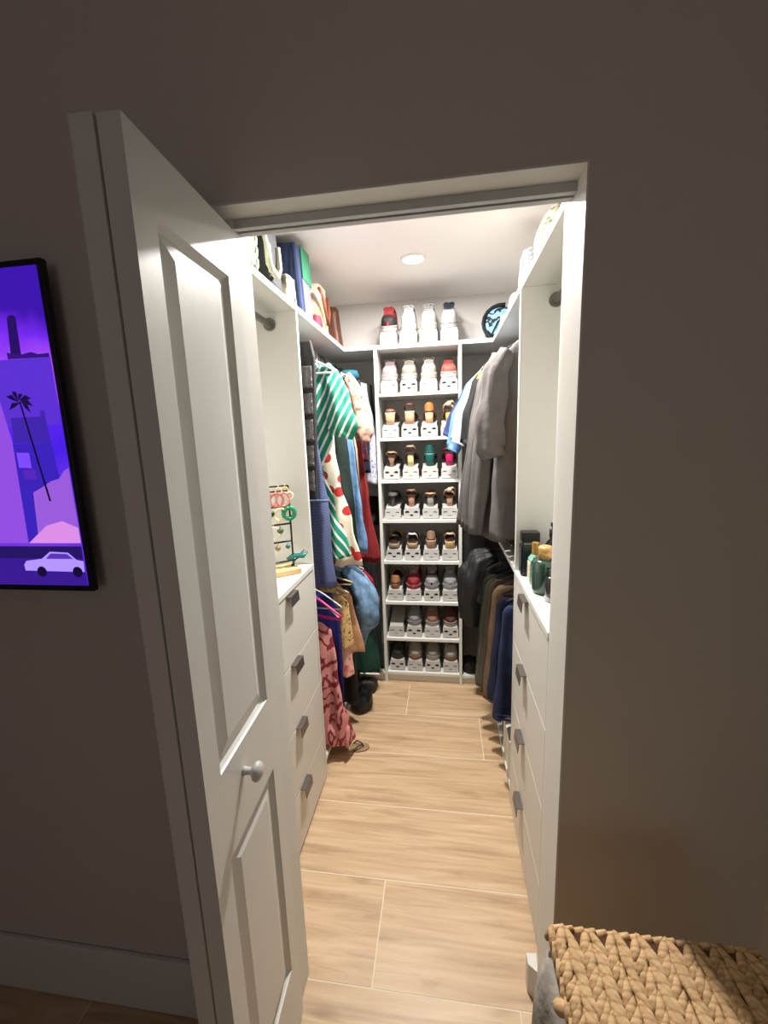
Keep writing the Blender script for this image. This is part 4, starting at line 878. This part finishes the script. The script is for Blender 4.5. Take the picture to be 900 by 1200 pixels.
# ------------------------------------------------------------------ perfume bottles
PZ = 1.0375
def glass(n, c, rough=.12): return mat(n, c, rough, coat=.6)
t = thing('perfume_bottle', 'square black perfume bottle with a thick black lid beside the divider', 'bottle', (.372, .725, PZ))
MB().box(.338,.406,.700,.750,PZ,PZ+.115).build('bottle_body', mat('black_glass',(14,16,24),.25), t, bevel=.006); MB().box(.349,.395,.707,.743,PZ+.115,PZ+.123).build('neck', M_STEEL, t); MB().box(.341,.403,.702,.748,PZ+.123,PZ+.162).build('cap', mat('black_cap',(16,16,20),.4), t, bevel=.003)
t = thing('perfume_bottle', 'mint green perfume bottle with a gold cap and floral label', 'bottle', (.372, .630, PZ))
MB().loft([[(.352,.606,PZ),(.392,.606,PZ),(.392,.654,PZ),(.352,.654,PZ)],[(.352,.606,PZ+.085),(.392,.606,PZ+.085),(.392,.654,PZ+.085),(.352,.654,PZ+.085)],[(.362,.618,PZ+.104),(.382,.618,PZ+.104),(.382,.642,PZ+.104),(.362,.642,PZ+.104)]]).build('bottle_body', glass('mint_glass',(136,196,176)), t, bevel=.003)
MB().box(.3505,.352,.610,.650,PZ+.012,PZ+.075).build('label_plate', pattern('floral_label','noise',[(60,110,90),(226,216,186),(236,226,200),(190,110,90)],90), t); MB().lathe([(.0125,0),(.0125,.04)], (.372,.630,PZ+.104), 16).build('cap', mat('gold_cap',(206,160,90),.3,.7), t)
t = thing('perfume_bottle', 'dark green oval perfume bottle with a cork-gold cap', 'bottle', (.385, .545, PZ))
MB().lathe([(.002,0),(.038,.001),(.041,.012),(.041,.100),(.036,.110),(.02,.112)], (.385,.545,PZ), 28).build('bottle_body', glass('bottle_green_glass',(44,74,62)), t, smooth=True); MB().lathe([(.017,.112),(.017,.116),(.0225,.118),(.0225,.150),(.019,.154),(.002,.155)], (.385,.545,PZ), 20).build('cap', pattern('cork_gold','noise',[(176,128,72),(214,174,112)],60,rough=.4), t, smooth=True)
t = thing('lotion_bottle', 'round black glass bottle with a slim stopper behind the perfumes', 'bottle', (.446, .690, PZ))
MB().lathe([(.002,0),(.038,.001),(.040,.06),(.038,.10),(.024,.13),(.014,.142),(.014,.150)], (.446,.690,PZ), 24).build('bottle_body', glass('black_round_glass',(20,22,20)), t, smooth=True); MB().lathe([(.016,.150),(.016,.176),(.008,.178),(.008,.186),(.012,.188),(.012,.200),(.002,.201)], (.446,.690,PZ), 16).build('stopper', M_BLACK, t, smooth=True)
t = thing('lotion_bottle', 'slender black bottle with a round top at the back of the niche', 'bottle', (.458, .600, PZ))
MB().lathe([(.002,0),(.026,.001),(.028,.10),(.024,.15),(.011,.165),(.011,.175)], (.458,.600,PZ), 20).build('bottle_body', glass('black_slim_glass',(24,24,26)), t, smooth=True); MB().lathe([(.006,.174),(.014,.180),(.018,.196),(.014,.212),(.002,.216)], (.458,.600,PZ), 16).build('stopper', mat('smoke_ball',(60,60,62),.2), t, smooth=True)
t = thing('perfume_bottle', 'small black perfume bottle with a clear foot at the shelf front', 'bottle', (.392, .470, PZ))
MB().lathe([(.002,0),(.024,.001),(.025,.012),(.022,.016)], (.392,.470,PZ), 20).build('glass_foot', mat('clear_glass',(225,228,228),.05,trans=.8), t, smooth=True); MB().lathe([(.021,.016),(.022,.02),(.022,.072),(.019,.078),(.008,.079)], (.392,.470,PZ), 20).build('bottle_body', glass('black_small_glass',(16,16,18)), t, smooth=True); MB().lathe([(.013,.079),(.013,.098),(.002,.100)], (.392,.470,PZ), 16).build('cap', mat('smoke_cap',(90,90,88),.3,.6), t)

# ------------------------------------------------------------------ hamper
def hamper():
    x0, x1, y0, y1, zt = .222, .513, -.640, -.256, .800
    root = thing('woven_hamper', 'woven water hyacinth hamper with lid and grey plush liner before the doorway', 'hamper', ((x0+x1)/2, (y0+y1)/2, 0))
    STR = pattern('hyacinth_strand','noise',[(146,108,68),(212,174,126),(232,202,160)],38,stretch=(1,4,1))
    BAS = mat('hyacinth_gap_shade',(84,58,34),.95)  # core coloured dark to stand for shade in the gaps between strands
    b = MB().box(x0+.022, x1-.022, y0+.022, y1-.022, .0005, zt-.055); b.build('body', BAS, root)
    # woven body: plaited rows joined, too many to single out
    rows = MB()
    for i in range(26):
        z = .016+i*.0275
        c = [(x0+.018,y0+.018),(x1-.018,y0+.018),(x1-.018,y1-.018),(x0+.018,y1-.018)]
        pts = []
        for k in range(4):
            a, q = c[k], c[(k+1) % 4]
            for s_ in range(12): pts.append((lerp(a[0],q[0],s_/12)+.003*math.sin(s_*PI+i*PI), lerp(a[1],q[1],s_/12)+.003*math.cos(s_*PI+i*PI), z+.003*math.sin(s_*2.1+i)))
        pts.append(pts[0]); rows.tube(pts, .0135, 6, .7)
    o = rows.build('woven_side', STR, root, smooth=True); o['kind'] = 'stuff'
    lid = MB().box(x0+.006, x1-.006, y0+.006, y1-.006, zt-.040, zt-.010).build('lid', BAS, root)
    # lid strands in herringbone columns
    def strand(sgn):
        mb = MB(); rings = []; n = 7; L2 = .0225
        for i in range(n):
            t = i/(n-1)*2-1; ww = .0066*(1-abs(t)**2.2)+.0008; hh = .0050*(1-abs(t)**3)+.0006
            rings.append([(t*L2, ww*math.cos(a)+.002*t*t, hh*math.sin(a)) for a in [2*PI*k/7 for k in range(7)]])
        mb.loft(rings); mb.xf(Matrix.Rotation(sgn*math.radians(64), 4, 'Z') @ Matrix.Rotation(math.radians(4), 4, 'Y'))
        return mb
    protos = {}
    for sg in (1, -1):
        o = strand(sg).build('strand', STR, lid, smooth=True); protos[sg] = o; ORG[o.name] = Vector((0,0,0))
        me = o.data
        for v in me.vertices: v.co += ORG[lid.name] if False else Vector((0,0,0))
    lo = ORG[lid.name]; used = set(); rnd = random.Random(5)
    # meshes were stored relative to the lid origin; recentre them
    for sg in (1, -1):
        for v in protos[sg].data.vertices: v.co += lo
    cw = .0178; ncol = int((x1-x0)/cw)
    for c in range(ncol+1):
        sg = 1 if c % 2 == 0 else -1
        x = x0+.010+c*cw
        if x > x1-.006: break
        k = 0; y = y1-.018
        while y > -.415:
            if sg in used: o = protos[sg].copy(); COL.objects.link(o)
            else: o = protos[sg]; used.add(sg)
            o.parent = lid; o.location = Vector((x+rnd.uniform(-.002,.002), y, zt-.0085+rnd.uniform(-.001,.001)))-lo
            o.rotation_euler = (rnd.uniform(-.14,.14), rnd.uniform(-.06,.06), rnd.uniform(-.10,.10)); sc = rnd.uniform(.92,1.1); o.scale = (sc, sc, 1)
            y -= .0136; k += 1
    far = MB()                       # the rest of the plait, beyond the picked-out strands
    for c in range(ncol+1):
        x = x0+.010+c*cw; y = -.415
        if x > x1-.006: break
        while y > y0+.018:
            q = strand(1 if c % 2 == 0 else -1).xf(Matrix.Translation((x, y, zt-.0085))); n0 = len(far.v); far.v += q.v
            for f in q.f: far.face([i+n0 for i in f])
            y -= .0136
    far.build('plaited_strands', STR, lid, smooth=True)['kind'] = 'stuff'
    rim = MB()
    for a, q in (((x0,y0),(x1,y0)),((x1,y0),(x1,y1)),((x1,y1),(x0,y1)),((x0,y1),(x0,y0))):
        n = 18
        for i in range(n):
            p0 = Vector((lerp(a[0],q[0],i/n), lerp(a[1],q[1],i/n), zt-.008)); p1 = Vector((lerp(a[0],q[0],(i+1.4)/n), lerp(a[1],q[1],(i+1.4)/n), zt-.034))
            rim.tube([p0, p0.lerp(p1,.5)+Vector((0,0,.004)), p1], [.004,.0075,.004], 6)
    rim.build('braided_rim', STR, lid, smooth=True)['kind'] = 'stuff'
    MB().lathe([(.002,-.008),(.008,-.006),(.011,0),(.008,.006),(.002,.008)], (x0-.008, -.345, zt-.022), 12).build('toggle_knot', STR, lid, smooth=True)
    # plush liner folded over the rim under the lid
    ln = MB(); rings = []
    for i in range(15):
        t = i/14; y = lerp(y1-.004, y0+.01, t); bul = .016+.010*noise.noise(Vector((t*6, 1, 0)))+.006*math.sin(t*17); zb = zt-.24+.03*noise.noise(Vector((t*5, 4, 0)))
        rings.append([(x0+.006, y, zt-.042), (x0-bul*.5, y, zt-.052), (x0-bul*1.1, y, zt-.10), (x0-bul*1.2, y, zt-.17), (x0-bul*.6, y, zb), (x0+.006, y, zb+.004)])
    ln.loft(rings).build('liner', mat('grey_plush',(164,156,146),.95,vary=.3,scale=30,bump=.9,dist=.006), root, smooth=True)
hamper()

# ------------------------------------------------------------------ recessed downlight, and an added unseen second one
def downlight(LX, LY, label, watts):
    dl = thing('downlight', label, 'light', (LX, LY, ZC))
    MB().lathe([(.0465,-.0005),(.062,-.0005),(.060,-.006),(.048,-.006),(.0465,-.0005)], (LX,LY,ZC), 32, caps=False).build('trim_ring', mat('downlight_white',(240,238,232),.5), dl, smooth=True)
    MB().lathe([(.046,-.001),(.046,-.004),(.001,-.004)], (LX,LY,ZC), 32).build('lens', mat('lit_lens',(255,250,240),.5,emit=12,ecol=(255,246,232)), dl)
    li = area_light('downlight_beam', (0, 0, -.012), .085, watts, (1, .955, .90)); li.parent = dl
downlight(-.071, 1.364, 'small round recessed downlight in the ceiling above the shoe rack', CLOSET_WATTS[0])
downlight(-.071, .93, 'added unseen round fill light in the ceiling between the drawer units', CLOSET_WATTS[1])  # added above the header, out of view, to brighten door, drawers and floor
